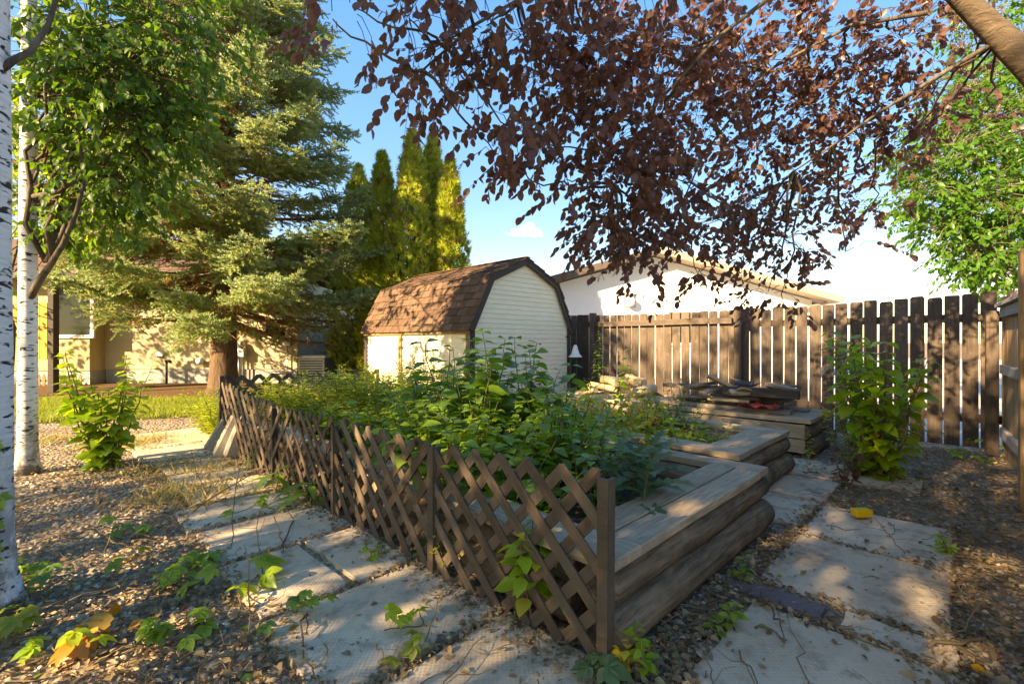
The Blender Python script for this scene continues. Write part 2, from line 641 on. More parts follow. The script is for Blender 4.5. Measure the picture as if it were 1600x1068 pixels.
def xf(tpl, s, rz, off=(0, 0, 0), tilt=0.0):
    v_, t_ = tpl
    m = np.array(Matrix.Rotation(rz, 3, 'Z') @ Matrix.Rotation(tilt, 3, 'X'))
    return v_ * s @ m.T + np.array(off), t_

PALM5 = merge_tpl([xf(OVATE, s, a, (0, 0, 0), -.15) for s, a in ((1, 0), (.85, 1.0), (.85, -1.0), (.6, 2.0), (.6, -2.0))])
MAPLE = merge_tpl([xf(leaf_tpl([(.4, 1.0), (.7, .6)], .5, .1, .2), s, a) for s, a in ((1, 0), (.8, .95), (.8, -.95), (.5, 1.9), (.5, -1.9))])
# flat evergreen spray and spruce shoot
sp = [xf(leaf_tpl([(.5, 1.0)], .20, .1, .1), s, a, (0, y, 0)) for s, a, y in ((1, 0, 0), (.6, .7, .15), (.6, -.7, .15), (.5, .6, .45), (.5, -.6, .45))]
SPRAY = merge_tpl(sp)
nv, nt = [], []
rr = random.Random(3)
for i in range(17):
    y = .04 + .9 * i / 16
    ph = i * 2.399
    dx, dz = math.cos(ph), math.sin(ph)
    if dz < -.5: dz *= .6
    ln = .23 * (1 - .35 * (y > .85))
    tip = (dx * ln, y + .13, dz * ln)
    px_, pz_ = -dz * .075, dx * .075
    b = len(nv)
    nv += [(px_, y - .05, pz_), (-px_, y + .05, -pz_), tip]
    nt.append((b, b + 1, b + 2))
b = len(nv)
nv += [(-.012, 0, 0), (.012, 0, 0), (0, 1.0, 0)]
nt.append((b, b + 1, b + 2))
SHOOT = (np.array(nv), np.array(nt))
fz = SHOOT[0].copy()

def frames(d, nrm):
    """rotation matrices whose columns are side, direction, normal"""
    y = unit(d)
    x = unit(np.cross(y, nrm))
    z = np.cross(x, y)
    return np.stack([x, y, z], axis=-1)

def scatter_mesh(name, tpl, pos, R, s, mats, mi=None, smooth=True):
    tv, tt = tpl
    pos = np.asarray(pos, float)
    N = len(pos)
    s = np.broadcast_to(np.asarray(s, float), (N,))
    V = np.einsum('nij,kj->nki', R, tv) * s[:, None, None] + pos[:, None, :]
    T = tt[None] + (np.arange(N) * len(tv))[:, None, None]
    m_i = None if mi is None else np.repeat(np.asarray(mi), len(tt))
    return mesh_from(name, V.reshape(-1, 3), T.reshape(-1, 3), mats, m_i, smooth)

_tplmesh = {}
def tpl_mesh(key, tpl, mat):
    k = (key, mat)
    if k not in _tplmesh:
        _tplmesh[k] = mesh_from('leaf', tpl[0], tpl[1], mat)
    return _tplmesh[k]

def leaf_objects(parent, me, pos, R, s, name='leaf'):
    inv = parent.matrix_basis.inverted() if parent is not None else Matrix()
    for p, r, k in zip(pos, R, s):
        m = Matrix(((r[0][0] * k, r[0][1] * k, r[0][2] * k, p[0]), (r[1][0] * k, r[1][1] * k, r[1][2] * k, p[1]),
                    (r[2][0] * k, r[2][1] * k, r[2][2] * k, p[2]), (0, 0, 0, 1)))
        link(name, me, parent, mat4=inv @ m)

def foliage(parent, key, tpl, mat, pos, R, s, n_obj=0, small=None):
    """the n_obj leaves that show largest become objects, the rest one part"""
    pos, R, s = np.asarray(pos), np.asarray(R), np.asarray(s)
    if n_obj:
        rel = pos - np.array([0, 0, EYE])
        px = 800 + rel[:, 0] / np.maximum(rel[:, 1], .05) * F
        py = 534 - rel[:, 2] / np.maximum(rel[:, 1], .05) * F
        vis = (rel[:, 1] > .5) & (px > 0) & (px < 1600) & (py > 0) & (py < 1068)
        facing = np.abs((R[:, :, 2] * unit(rel)).sum(1))
        score = np.where(vis, s / np.linalg.norm(rel, axis=1) * (.3 + facing), -1)
        idx = np.argsort(-score)[:n_obj]
        idx = idx[score[idx] > 0]
        leaf_objects(parent, tpl_mesh(key, tpl, mat), pos[idx], R[idx], s[idx])
        keep = np.ones(len(pos), bool); keep[idx] = False
        pos, R, s = pos[keep], R[keep], s[keep]
    if len(pos):
        inv = np.array(parent.matrix_basis.inverted())
        me = scatter_mesh('foliage', small or tpl, pos @ inv[:3, :3].T + inv[:3, 3], np.einsum('ij,njk->nik', inv[:3, :3], R), s, mat)
        o = link('foliage', me, parent)
        o['kind'] = 'stuff'

def bez(p0, p1, p2, n=8):
    t_ = np.linspace(0, 1, n)[:, None]
    return (1 - t_) ** 2 * np.asarray(p0) + 2 * t_ * (1 - t_) * np.asarray(p1) + t_ ** 2 * np.asarray(p2)

def rvec(n):
    return unit(rng.normal(size=(n, 3)))

# ------------------------------------------------------------------ setting: ground, lawn, paths
def sheet(name, pts, z, mat, label=None):
    m = MB()
    m.add([(p[0], p[1], z) for p in pts], [tuple(range(len(pts)))])
    o = m.obj(name, mat)
    tag(o, kind='structure')
    return o

sheet('ground', [(-400, -60), (400, -60), (400, 900), (-400, 900)], 0.0, 'ground_litter')
sheet('mulch_bed', [(-16, 8.7), (-2.2, 8.4), (-2.6, 12.6), (-16, 12.6)], .004, 'mulch')
lawn_pts = [(-18, 5.9), (-6.2, 6.35), (-3.9, 7.1), (-2.7, 7.6), (-2.4, 8.5), (-6, 8.9), (-18, 8.9)]
sheet('lawn', lawn_pts, .008, 'lawn_soil')
cpt = UV(5.5, -9)[:2]; cp2 = UV(5.5, 24)[:2]; cp3 = UV(40, 24)[:2]; cp4 = UV(40, -9)[:2]
sheet('neighbour_patio', [cpt, cp4, cp3, cp2], .004, 'pale_patio')

# paving slabs: pieces of the two garden paths
def slab_obj(parent, u0, u1, v0, v1, mat, top=.016, tilt=0.01, turn=0.0):
    cu, cv = (u0 + u1) / 2, (v0 + v1) / 2
    hu, hv = (u1 - u0) / 2, (v1 - v0) / 2
    n = 5
    ring = []
    for (ax, ay, bx, by) in ((-hu, -hv, hu, -hv), (hu, -hv, hu, hv), (hu, hv, -hu, hv), (-hu, hv, -hu, -hv)):
        for i in range(n):
            f_ = i / n
            ring.append((ax + (bx - ax) * f_ + random.uniform(-.005, .005), ay + (by - ay) * f_ + random.uniform(-.005, .005)))
    m = MB()
    k = len(ring)
    V = [(x, y, -.02) for x, y in ring] + [(x, y, top - .006) for x, y in ring] + [(x * .985, y * .985, top) for x, y in ring]
    Fs = [tuple(range(k - 1, -1, -1)), tuple(range(2 * k, 3 * k))]
    for i in range(k):
        j = (i + 1) % k
        Fs += [(i, j, j + k, i + k), (i + k, j + k, j + 2 * k, i + 2 * k)]
    m.add(V, Fs)
    me = m.mesh('paving_slab', mat)
    p = UV(cu, cv)
    o = link('paving_slab', me, parent, loc=(p[0], p[1], random.uniform(0, .008)),
             rot=(random.uniform(-tilt, tilt), random.uniform(-tilt, tilt), ANG + turn))
    return o

def path_root(name):
    o = bpy.data.objects.new(name, None)
    COL.objects.link(o)
    return tag(o, kind='structure')

pl = path_root('lattice_side_path')
rows = [(-.95, -.25), (-.20, .44), (.48, 1.05), (1.09, 1.68), (1.72, 2.24), (2.28, 2.74), (2.78, 3.25), (3.29, 3.72), (3.76, 4.32), (4.36, 5.0), (5.04, 6.1)]
for i, (a, b) in enumerate(rows):
    sh = random.uniform(-.03, .03)
    w0, w1 = -.76 + sh, -.04
    if i >= 6: w0, w1 = -.66 + sh, .02
    if i == 9: w0, w1 = -.72, .1
    if i == 10: w0, w1 = -.75, .35
    if i == 3:
        slab_obj(pl, w0, -.40, a, b, 'slab_tread', turn=.01); slab_obj(pl, -.36, w1, a, b, 'slab_plain')
    else:
        slab_obj(pl, w0, w1, a, b, 'slab_tread' if i < 5 else 'slab_plain', turn=random.uniform(-.02, .02))
pr = path_root('fence_side_path')
for (u0, u1, v0, v1, mt) in ((-.62, .02, -.87, -.24, 'slab_tread'), (.06, .72, -.87, -.235, 'slab_tread'), (.74, .90, -.86, -.53, 'slab_plain'),
                             (.94, 1.62, -.83, -.19, 'slab_tread'), (1.66, 2.31, -.82, -.19, 'slab_plain'), (1.78, 2.02, -.155, .30, 'slab_plain'),
                             (2.05, 2.33, -.155, .34, 'slab_plain'), (2.37, 2.95, -.17, .34, 'slab_plain'), (3.0, 3.6, -.1, .45, 'slab_plain'), (3.05, 3.5, -.62, -.15, 'slab_plain')):
    slab_obj(pr, u0, u1, v0, v1, mt)
o = slab_obj(pr, .755, .885, -.47, -.10, 'paver_purple', top=.022, turn=.03)
o.name = 'paver_brick'

# ------------------------------------------------------------------ raised beds
def bed(label, u0, v0, wid, length, top, caps_far=True, cover=False):
    base = UV(u0, v0)
    t_ = thing('raised_bed', label, 'raised bed', base, ANG)
    th = .042
    hz = top - th
    r1, r2 = hz * .235, hz * .265
    # end logs (front face), stacked, then the long side logs
    for z, r in ((r2, r2), (2 * r2 + r1 - .006, r1)):
        for yy in (r - (.065 if z < .12 else .03), length - r - .015):
            link('log', logmesh('log', wid + .02, r, 'log_bark', 20), t_, loc=(random.uniform(.0, .03), yy, z))
        for xx in (r + .02, wid - r - .02):
            link('log', logmesh('log', length - 4 * r - .08, r, 'log_bark'), t_, loc=(xx, 2 * r + .04, z), rot=(0, 0, R_(90)))
    if u0 > 1:
        for z_ in (hz - .135, hz - .27):
            link('side_plank', boxmesh('side_plank', length - .02, .028, .128, 'weathered', .003, .002), t_, loc=(-.016, .01, z_), rot=(0, 0, R_(90)))
    # cap boards
    if not cover:
        lw = .20
        link('cap_board', boxmesh('cap_board', length + .02, lw, th, 'weathered', .004, .003), t_, loc=(-.03 + lw / 2, -.03, hz), rot=(0, 0, R_(90)))
        link('cap_board', boxmesh('cap_board', length + .02, .14, th, 'weathered', .004, .003), t_, loc=(wid + .03 - .07, -.026, hz), rot=(0, 0, R_(90)))
        x0, x1 = -.03 + lw + .004, wid + .03 - .14 - .004
        for k in range(2):
            link('cap_board', boxmesh('cap_board', x1 - x0, .136, th, 'weathered', .004, .002), t_, loc=(x0, -.03 + .07 + k * .142, hz + random.uniform(-.003, .003)))
            link('cap_board', boxmesh('cap_board', x1 - x0, .136, th, 'weathered', .004, .002), t_, loc=(x0, length - .07 - k * .142, hz))
    else:
        n = int(wid / .145)
        for k in range(n):
            link('cap_board', boxmesh('cap_board', length + random.uniform(-.05, .06), .138, th, 'weathered', .004, .003), t_,
                 loc=(.02 + .0725 + k * .145, -.03, hz + random.uniform(-.003, .004)), rot=(0, 0, R_(90)))
    m = MB()
    n = 14
    V, Fs = [], []
    for i in range(n + 1):
        for j in range(n + 1):
            V.append((.12 + (wid - .24) * i / n, .12 + (length - .24) * j / n, top - .13 + random.uniform(-.025, .025)))
    for i in range(n):
        for j in range(n):
            a = i * (n + 1) + j
            Fs.append((a, a + 1, a + n + 2, a + n + 1))
    m.add(V, Fs)
    m.obj('soil', 'soil', t_, True)
    return t_

BED_TOP = .36
bed('weathered log raised bed with plank cap directly behind the brown lattice fence', 0, 0, 1.64, 4.5, BED_TOP)
bed('weathered log raised bed with plank cap between the lattice bed and the lumber', 1.89, .23, 1.13, 3.3, BED_TOP)
bed('low log bed boarded over, carrying the pile of scrap lumber', 3.72, .23, .98, 3.2, BED_TOP, cover=True)

# ------------------------------------------------------------------ lattice fence
lat_base = UV(-.06, -.03)
lf = thing('lattice_fence', 'brown diagonal lattice fence with thin posts along the slab path', 'lattice fence', lat_base, ANG + R_(90))
PIT, SW, LH = .155, .044, .62
def lattice_run(x0, x1, parent, z0=.05, lean=0.0, z1=None, h=LH, sag=0.0):
    z1 = z0 if z1 is None else z1
    """slats of one panel in local x (along) / z (up); two layers in y"""
    for layer, sgn in ((0, 1), (1, -1)):
        k0 = int(math.floor((x0 - h) / PIT)) - 1
        for k in range(k0, int((x1 + h) / PIT) + 2):
            c = k * PIT + .03 + (PIT * .0 if layer == 0 else 0)
            # slat axis: x = c + sgn * (z - 0), z in [0,h], clipped to x0..x1
            za, zb = 0.0, h
            if sgn > 0:
                za, zb = max(za, x0 - c), min(zb, x1 - c)
                if zb - za < .05: continue
                a, b = (c + za, za), (c + zb, zb)
            else:
                c2 = c
                za, zb = max(za, c2 - x1), min(zb, c2 - x0)
                if zb - za < .05: continue
                a, b = (c2 - za, za), (c2 - zb, zb)
            zof = lambda x_: z0 + (z1 - z0) * (x_ - x0) / (x1 - x0)
            a, b = (a[0], a[1] + zof(a[0])), (b[0], b[1] + zof(b[0]))
            dx, dz = b[0] - a[0], b[1] - a[1]
            ln = math.hypot(dx, dz)
            m = MB()
            hw = SW / 2
            m.prism([(0 - hw * .9 * 1, -hw), (ln - hw * .1, -hw), (ln + hw * .45, -hw * .25), (ln + hw * .45, hw * .25), (ln - hw * .1, hw), (0, hw)], 0, .008)
            yy = .009 * (1 - layer) + random.uniform(-.001, .001)
            ang = math.atan2(dz, dx)
            wob = random.gauss(0, .007)
            loc = (a[0], yy + lean * a[1], a[1])
            o = m.obj('slat', 'lattice_brown', parent, bevel=.0012)
            o.location = loc
            o.rotation_euler = (-lean, -ang + wob, random.gauss(0, .006))
def lat_post(x, h, w=.055, parent=None, z0=0.0):
    m = MB()
    m.box(-w / 2, w / 2, .020, .030, 0, h)
    m.box(-w / 2, -w / 2 + .008, -.016, .020, 0, h)
    m.obj('post', 'lattice_brown', parent, bevel=.0015, loc=(x, 0, z0), rot=(0, random.gauss(0, .008), 0))
panels = [(.0, .94, .0, .045, -.01), (.96, 1.98, -.05, -.008, -.01), (2.0, 3.05, .10, .0, -.03), (3.07, 4.55, -.06, -.02, .06)]
for (a, b, ln, za, zb) in panels:
    lattice_run(a + .01, b, lf, z0=za, lean=ln, z1=zb)
lat_post(.0, .655, .042, lf)
lat_post(.95, .61, .045, lf, .0)
lat_post(1.99, .58, .03, lf, .0)
lat_post(3.06, .58, .03, lf, .0)
lat_post(4.56, .66, .045, lf, .1)
lf2 = thing('lattice_fence', 'brown lattice fence closing the far end of the weedy raised bed', 'lattice fence', UV(-.05, 4.56), ANG)
lattice_run(0.02, 1.75, lf2, z0=.12)
lat_post(1.76, .7, .045, lf2, .05)

# ------------------------------------------------------------------ garden shed (gambrel roof)
SW_, SL = 2.1, 2.79
A2 = np.array([-.55, 6.2])
shed = thing('garden_shed', 'cream clapboard barn shed with brown shingled gambrel roof', 'shed', (A2[0], A2[1], 0), ANG)
EZ, BA, BZ, PZ = 1.28, .36, 1.97, 2.29
prof = [(0, 0), (SW_, 0), (SW_, EZ), (SW_ - BA, BZ), (SW_ / 2, PZ), (BA, BZ), (0, EZ)]
m = MB(); m.prism(prof, .02, SL - .02)
m.obj('wall_core', 'siding_cream', shed)
def half_at(z):
    if z <= EZ: return 0.0
    if z <= BZ: return BA * (z - EZ) / (BZ - EZ)
    return BA + (SW_ / 2 - BA) * (z - BZ) / (PZ - BZ)
pit = .068
nb = int(PZ / pit)
wallmesh = {}
def clap(x0, x1, x0t, x1t, key=None):
    m = MB()
    V = [(x0, .012, 0), (x1, .012, 0), (x1t, .012, pit + .006), (x0t, .012, pit + .006),
         (x0, -.013, 0), (x1, -.013, 0), (x1t, -.002, pit + .006), (x0t, -.002, pit + .006)]
    m.add(V, [(0, 1, 2, 3), (4, 7, 6, 5), (0, 4, 5, 1), (1, 5, 6, 2), (2, 6, 7, 3), (3, 7, 4, 0)])
    return m.mesh('clapboard', 'siding_cream')
full = clap(0, SW_, 0, SW_)
side = clap(0, SL, 0, SL)
for i in range(nb):
    z = i * pit
    if z + pit < EZ:
        link('clapboard', full, shed, loc=(0, random.uniform(-.001, .001), z))
    else:
        a, b = half_at(z), half_at(min(PZ - .01, z + pit))
        link('clapboard', clap(a, SW_ - a, b, SW_ - b), shed, loc=(0, 0, z))
for i in range(int(EZ / pit)):
    link('clapboard', side, shed, loc=(0, SL, i * pit), rot=(0, 0, R_(-90)))
# trims
def strip(name, mat, x0, x1, y0, y1, z0, z1, parent=shed):
    m = MB(); m.box(x0, x1, y0, y1, z0, z1)
    return m.obj(name, mat, parent, bevel=.003)
strip('corner_trim', 'trim_dark', -.03, .055, -.034, -.014, 0, EZ + .05)
strip('corner_trim', 'trim_tan', -.036, -.014, -.030, .06, 0, EZ - .02)
strip('corner_trim', 'trim_dark', SW_ - .055, SW_ + .02, -.034, -.014, 0, EZ + .05)
strip('door_jamb', 'trim_tan', -.036, -.014, 1.62, 1.71, 0, EZ - .03)
strip('corner_trim', 'trim_dark', -.036, -.014, SL - .08, SL + .01, 0, EZ - .02)
strip('eave_board', 'trim_tan', -.050, -.038, -.04, SL + .02, EZ - .07, EZ - .012)
# roof slopes as decks with shingles
OV = .07
def slope(p0, p1, name, courses, objs, sign):
    """p0 lower edge, p1 upper edge in (x,z); runs along y"""
    p0, p1 = np.array(p0), np.array(p1)
    d = p1 - p0
    ln = np.linalg.norm(d); d = d / ln
    nrm = np.array([-d[1], d[0]]) * sign
    m = MB()
    q = [p0 - nrm * .0, p1, p1 - nrm * .02, p0 - nrm * .02]
    m.prism([tuple(x) for x in q], -OV, SL + OV)
    m.obj('roof_deck', 'trim_dark', shed)
    ex = ln / courses
    tw = .2
    n = int(round((SL + 2 * OV) / tw)); tw = (SL + 2 * OV) / n
    V, T = [], []
    tabs = []
    for c in range(courses):
        s0 = c * ex
        for k in range(n + (c % 2)):
            y0 = -OV + k * tw - (tw / 2 if c % 2 else 0)
            y1 = y0 + tw
            y0, y1 = max(y0, -OV - .012), min(y1, SL + OV + .012)
            if y1 - y0 < .03: continue
            tabs.append((s0, y0 + .003, y1 - .003))
    allm = MB()
    for (s0, y0, y1) in tabs:
        lift = random.uniform(.002, .011)
        lo = -.012 + random.uniform(-.006, .006)
        def pt(s, h): return p0 + d * s + nrm * h
        a, b = pt(s0 + lo, .010 + lift), pt(s0 + ex * 1.05, .004)
        a2, b2 = pt(s0 + lo, .004 + lift), pt(s0 + ex * 1.05, .0)
        w1 = random.uniform(-.004, .004)
        mm = MB() if objs else allm
        mm.add([(a[0], y0, a[1]), (a[0], y1, a[1] + w1), (b[0], y1, b[1]), (b[0], y0, b[1]), (a2[0], y0, a2[1]), (a2[0], y1, a2[1] + w1), (b2[0], y1, b2[1]), (b2[0], y0, b2[1])],
               [(0, 1, 2, 3), (7, 6, 5, 4), (0, 4, 5, 1), (1, 5, 6, 2), (3, 2, 6, 7), (0, 3, 7, 4)])
        if objs: mm.obj('shingle', 'shingle', shed)
    if not objs:
        o = allm.obj('shingles', 'shingle', shed); o['kind'] = 'stuff'
dl = unit(np.array([BA, BZ - EZ]))
e0 = np.array([0, EZ]) - dl * .05 + np.array([-.05, .02])
brk = np.array([BA - .045, BZ + .035]); pk = np.array([SW_ / 2, PZ + .045])
slope(e0, brk, 'lower', 7, True, 1)
slope(brk, pk, 'upper', 6, True, 1)
mir = lambda p: (SW_ - p[0], p[1])
slope(mir(e0), mir(brk), 'lower', 7, False, -1)
slope(mir(brk), mir(pk), 'upper', 6, False, -1)
strip('ridge_cap', 'shingle', SW_ / 2 - .05, SW_ / 2 + .05, -OV - .01, SL + OV, PZ + .05, PZ + .062)
# rake boards follow the gambrel on both ends
for yy in (-OV + .006, SL + OV - .026):
    pts = [e0, brk, pk, np.array(mir(brk)), np.array(mir(e0))]
    for i in range(4):
        a, b = pts[i], pts[i + 1]
        d = unit(b - a); n_ = np.array([-d[1], d[0]])
        m = MB()
        m.prism([tuple(a + n_ * .004), tuple(b + n_ * .004), tuple(b - n_ * .088 - d * .02), tuple(a - n_ * .088 + d * .02)], yy + .0015 * i, yy + .022 + .0015 * i)
        m.obj('rake_board', 'trim_dark', shed)
# soffit between wall and rake
# hanging bell at the far corner
bell = thing('garden_bell', 'small cream bell hanging on a bracket at the shed corner', 'bell', UV(*((np.array(P(899, 560, 7.6)[:2]) - O2) @ np.stack([U2, V2], 1)), 0))
bc = P(899, 548, 7.6)
bell.location = (bc[0], bc[1], bc[2] - .1)
m = MB()
m.tube([(0, 0, .20), (0, 0, .17), (0, 0, .11), (0, 0, .05), (0, 0, .012), (0, 0, 0)], [.018, .035, .05, .07, .105, .115], 16)
m.obj('dome', 'trim_white', bell, True)
m = MB(); m.tube([(0, 0, .2), (.0, .0, .30), (-.1, .02, .33), (-.2, .04, .33)], .009, 8); m.obj('bracket', 'dark_metal', bell, True)
m = MB(); m.tube([(0, 0, .06), (0, 0, -.03)], [.008, .02], 8); m.obj('clapper', 'dark_metal', bell, True)

# ------------------------------------------------------------------ brown board fence along the back
NB = np.array([4.78, 4.7])
bf = thing('board_fence', 'dark brown vertical board fence with gaps behind the shed and beds', 'fence', (NB[0], NB[1], 0), ANG + R_(90))
fb_pitch, fb_w = .136, .121
def ftop(x):
    return float(np.interp(x, [-.2, 0, 1.5, 3.9, 5.1, 9, 18], [1.60, 1.60, 1.545, 1.535, 1.58, 1.6, 1.6]))
def fence_board(h, w, th, mat, clip=.018):
    m = MB()
    c = clip
    m.prism([(-w / 2, 0), (w / 2, 0), (w / 2 - random.uniform(0, .004), h - c), (w / 2 - c * .8, h - random.uniform(0, .004)), (-w / 2 + c * .7, h - random.uniform(0, .004)), (-w / 2 + random.uniform(0, .003), h - c)], 0, th)
    me = m.mesh('board', mat)
    # lay the grain axis (local x) along the board
    me.transform(Matrix(((0, 0, 1, 0), (1, 0, 0, 0), (0, 1, 0, 0), (0, 0, 0, 1))))
    return me
fmesh = [fence_board(1.56, fb_w, .02, 'fence_brown', c) for c in (.014, .02, .012, .018, .024)]
NBD = 128
for i in range(NBD):
    x = i * fb_pitch
    h = ftop(x) + random.gauss(0, .007)
    me = fmesh[i % 5] if i % 3 else random.choice(fmesh)
    o = bpy.data.objects.new('board', me); COL.objects.link(o); o.parent = bf
    sc = (h - .03) / 1.56
    # local: x(len)->z, y->x, z->y
    B = Matrix(((0, 1, 0, 0), (0, 0, 1, 0), (1, 0, 0, 0), (0, 0, 0, 1)))
    o.matrix_basis = Matrix.Translation((x + random.gauss(0, .0022), random.uniform(-.003, .003), .03)) @ Matrix.Rotation(random.gauss(0, .0025), 4, 'Y') @ B @ Matrix.Diagonal((sc, 1, 1, 1))
for (x0, x1, z, side_) in ((-.1, 2.42, 1.30, -1), (-.1, 2.42, .28, -1), (2.45, 4.75, 1.35, 1), (2.45, 4.75, .25, 1), (4.8, 7.1, 1.35, -1), (4.8, 7.1, .25, -1), (7.2, 12, 1.35, -1), (12.05, 17.4, 1.35, -1)):
    y = -.022 if side_ < 0 else .062
    link('rail', boxmesh('rail', x1 - x0, .038, .085, 'fence_brown', .004, .004), bf, loc=(x0, y, z))
for x, on in ((-.16, 0), (2.43, 1), (4.78, 1), (7.15, 0), (9.5, 0), (12.0, 0)):
    m = MB(); m.box(0, ftop(x) + (.02 if on else -.1), -.05, .05, -.045, .045)
    link('post', m.mesh('post', 'fence_brown', bevel=.005), bf, loc=(x - .068, .075 if on else -.09, 0), rot=(0, R_(-90), 0))
# ------------------------------------------------------------------ new cedar fence on the right, running towards the camera
rf = thing('cedar_fence', 'new tan cedar board fence with pale rails meeting the brown fence', 'fence', (4.745, 4.60, 0), R_(180 + 49.2))
# local x runs back towards the camera, local y points out of the yard (left of travel)
ceds = [fence_board(1.52, .138, .018, 'cedar_new', .003) for _ in range(3)]
B = Matrix(((0, 1, 0, 0), (0, 0, 1, 0), (1, 0, 0, 0), (0, 0, 0, 1)))
for i in range(38):
    o = bpy.data.objects.new('board', ceds[i % 3]); COL.objects.link(o); o.parent = rf
    o.matrix_basis = Matrix.Translation((-.05 + i * .1385, .05 + random.uniform(-.002, .002), .02)) @ B @ Matrix.Diagonal((1 + random.gauss(0, .004), 1, 1, 1))
for k, xs in enumerate(((0.155, 2.06), (2.13, 4.5))):
    for z, w in ((1.33, .09), (.80, .085), (.20, .09)):
        link('rail', boxmesh('rail', xs[1] - xs[0], .038, w, 'rail_pale', .003, .001), rf, loc=(xs[0], .029, z))
    link('rail', boxmesh('rail', xs[1] - xs[0], .09, .036, 'rail_pale', .003, .001), rf, loc=(xs[0], .02, 1.425))
for x, h, mt in ((.10, 1.40, 'fence_brown'), (2.095, 1.70, 'cedar_new'), (4.5, 1.7, 'cedar_new')):
    m = MB(); m.box(0, h, -.045, .045, -.05, .05)
    link('post', m.mesh('post', mt, bevel=.005), rf, loc=(x, -.035, 0), rot=(0, R_(-90), 0))

# ------------------------------------------------------------------ neighbour's white house
NY = 14.0
nh = thing('neighbour_house', 'white stucco gable house with brown eaves beyond the board fence', 'house', (4.25, NY, 0))
hw, ez, slope_ = 4.7, 2.35, .272
pz = ez + hw * slope_
m = MB(); m.prism([(-hw, 0), (hw, 0), (hw, ez), (0, pz), (-hw, ez)], 0, 9)
m.obj('wall', 'stucco_white', nh)
for s_ in (-1, 1):
    ov = .55
    a = (s_ * (hw + ov), ez - ov * slope_ + .05); b = (0, pz + .05)
    roof = MB(); roof.prism([a, b, (b[0], b[1] + .14), (a[0], a[1] + .14)], -.52, 9.5)
    ro = roof.obj('roof', 'shingle', nh)
    fs = MB(); fs.prism([(a[0], a[1] - .03), (b[0], b[1] - .03), (b[0], b[1] + .165), (a[0], a[1] + .165)], -.56, -.522)
    fs.obj('fascia', 'fascia_tan' if s_ > 0 else 'fascia_brown_and_shade', nh)  # left fascia darker: the shade on it is put into the colour
    sf = MB(); sf.prism([(a[0], a[1] - .02), (b[0], b[1] - .02), (b[0], b[1] - .003), (a[0], a[1] - .003)], -.519, 0.3)
    sf.obj('soffit', 'fascia_tan' if s_ > 0 else 'fascia_brown_and_shade', nh)  # left soffit likewise carries its shade in the darker colour
    gt = MB(); gt.box(s_ * (hw + ov) - .06, s_ * (hw + ov) + .06, -.5, 9.5, a[1] + .0, a[1] + .12)
    gt.obj('gutter', 'fascia_tan', nh)
m = MB(); m.tube([(hw + .3, -.2, ez - .1), (hw - .35, -.09, ez - .28), (hw - .42, -.08, ez - .42), (hw - .42, -.08, .1)], .045, 8)
dn = m.obj('downspout', 'fascia_tan', nh, True)
vl = thing('wall_light', 'round white lamp on a grey plate on the white gable wall', 'lamp', P(982, 472, NY - .02))
m = MB(); m.box(-.14, .22, -.01, .03, -.16, .22); m.obj('plate', 'metal_grey', vl, bevel=.004)
m = MB(); m.tube([(0, -.02, 0), (0, -.1, 0), (0, -.2, .0), (0, -.27, 0)], [.06, .15, .15, .04], 14); m.obj('globe', 'plastic_white', vl, True)
wb = MB(); wb.box(-.35, .35, -.03, .02, 0, .35)
wf = thing('gable_window', 'small pale window low on the white neighbour wall', 'window', P(1062, 488, NY))
m = MB(); m.box(-.33, .33, -.012, .01, -.9, .0); m.obj('pane', 'window_glass', wf)
m = MB(); m.box(-.4, .4, -.05, -.014, 0, .09); m.box(-.4, -.33, -.05, -.014, -.9, 0); m.box(.33, .4, -.05, -.014, -.9, 0); m.box(-.4, .4, -.05, -.014, -.99, -.9); m.obj('frame', 'trim_white', wf)

# ------------------------------------------------------------------ own house on the left, behind the spruce
HY = 12.5
hs = thing('house', 'beige stucco house wall with concrete footing behind the spruce', 'house', (0, HY, 0))
xa, xb, xc = -10.85, -5.72, -16.5
def hbox(name, mat, x0, x1, y0, y1, z0, z1, parent=hs, bevel=.0):
    m = MB(); m.box(x0, x1, y0, y1, z0, z1)
    return m.obj(name, mat, parent, bevel=bevel)
hbox('wall', 'stucco_beige', xa, xb, 0, 7, .38, 2.75)
hbox('footing', 'concrete', xa, xb - .02, .025, 7, 0, .38)
hbox('bay_wall', 'stucco_warm_lit', xc, xa - .003, -.45, 7, .36, 2.75)
hbox('footing', 'concrete', xc, xa - .02, -.42, 7, 0, .36)
rf_ = MB(); rf_.prism([(-.95, 2.72), (-.95, 2.86), (3.5, 4.6), (8, 2.86), (8, 2.72), (3.5, 4.4)], xc - .5, xb + .55, 'x')
ro = rf_.obj('roof', 'shingle', hs)
hbox('soffit', 'fascia_tan', xc, xb + .5, -.9, 0, 2.70, 2.717)
hbox('gutter', 'fascia_brown_and_shade', xc, xb + .55, -1.06, -.955, 2.72, 2.85)
def window(parent, cx, y, w, z0, z1, fr=.085):
    wd = hbox('window', 'trim_white', cx - w / 2, cx - w / 2 + fr, y - .05, y + .01, z0, z1, parent)
    hbox('frame', 'trim_white', cx + w / 2 - fr, cx + w / 2, y - .05, y + .01, z0, z1, wd)
    hbox('frame', 'trim_white', cx - w / 2 + fr, cx + w / 2 - fr, y - .05, y + .01, z0, z0 + fr, wd)
    hbox('frame', 'trim_white', cx - w / 2 + fr, cx + w / 2 - fr, y - .05, y + .01, z1 - fr, z1, wd)
    hbox('pane', 'window_glass', cx - w / 2 + fr, cx + w / 2 - fr, y - .025, y + .005, z0 + fr, z1 - fr, wd)
window(hs, -11.25, -.45, 1.08, 1.2, 2.62)
window(hs, -6.28, 0, .62, 1.2, 1.75, .05)
vt = thing('wall_vent', 'small white square vent on the beige house wall', 'vent', (-9.35, HY, .78))
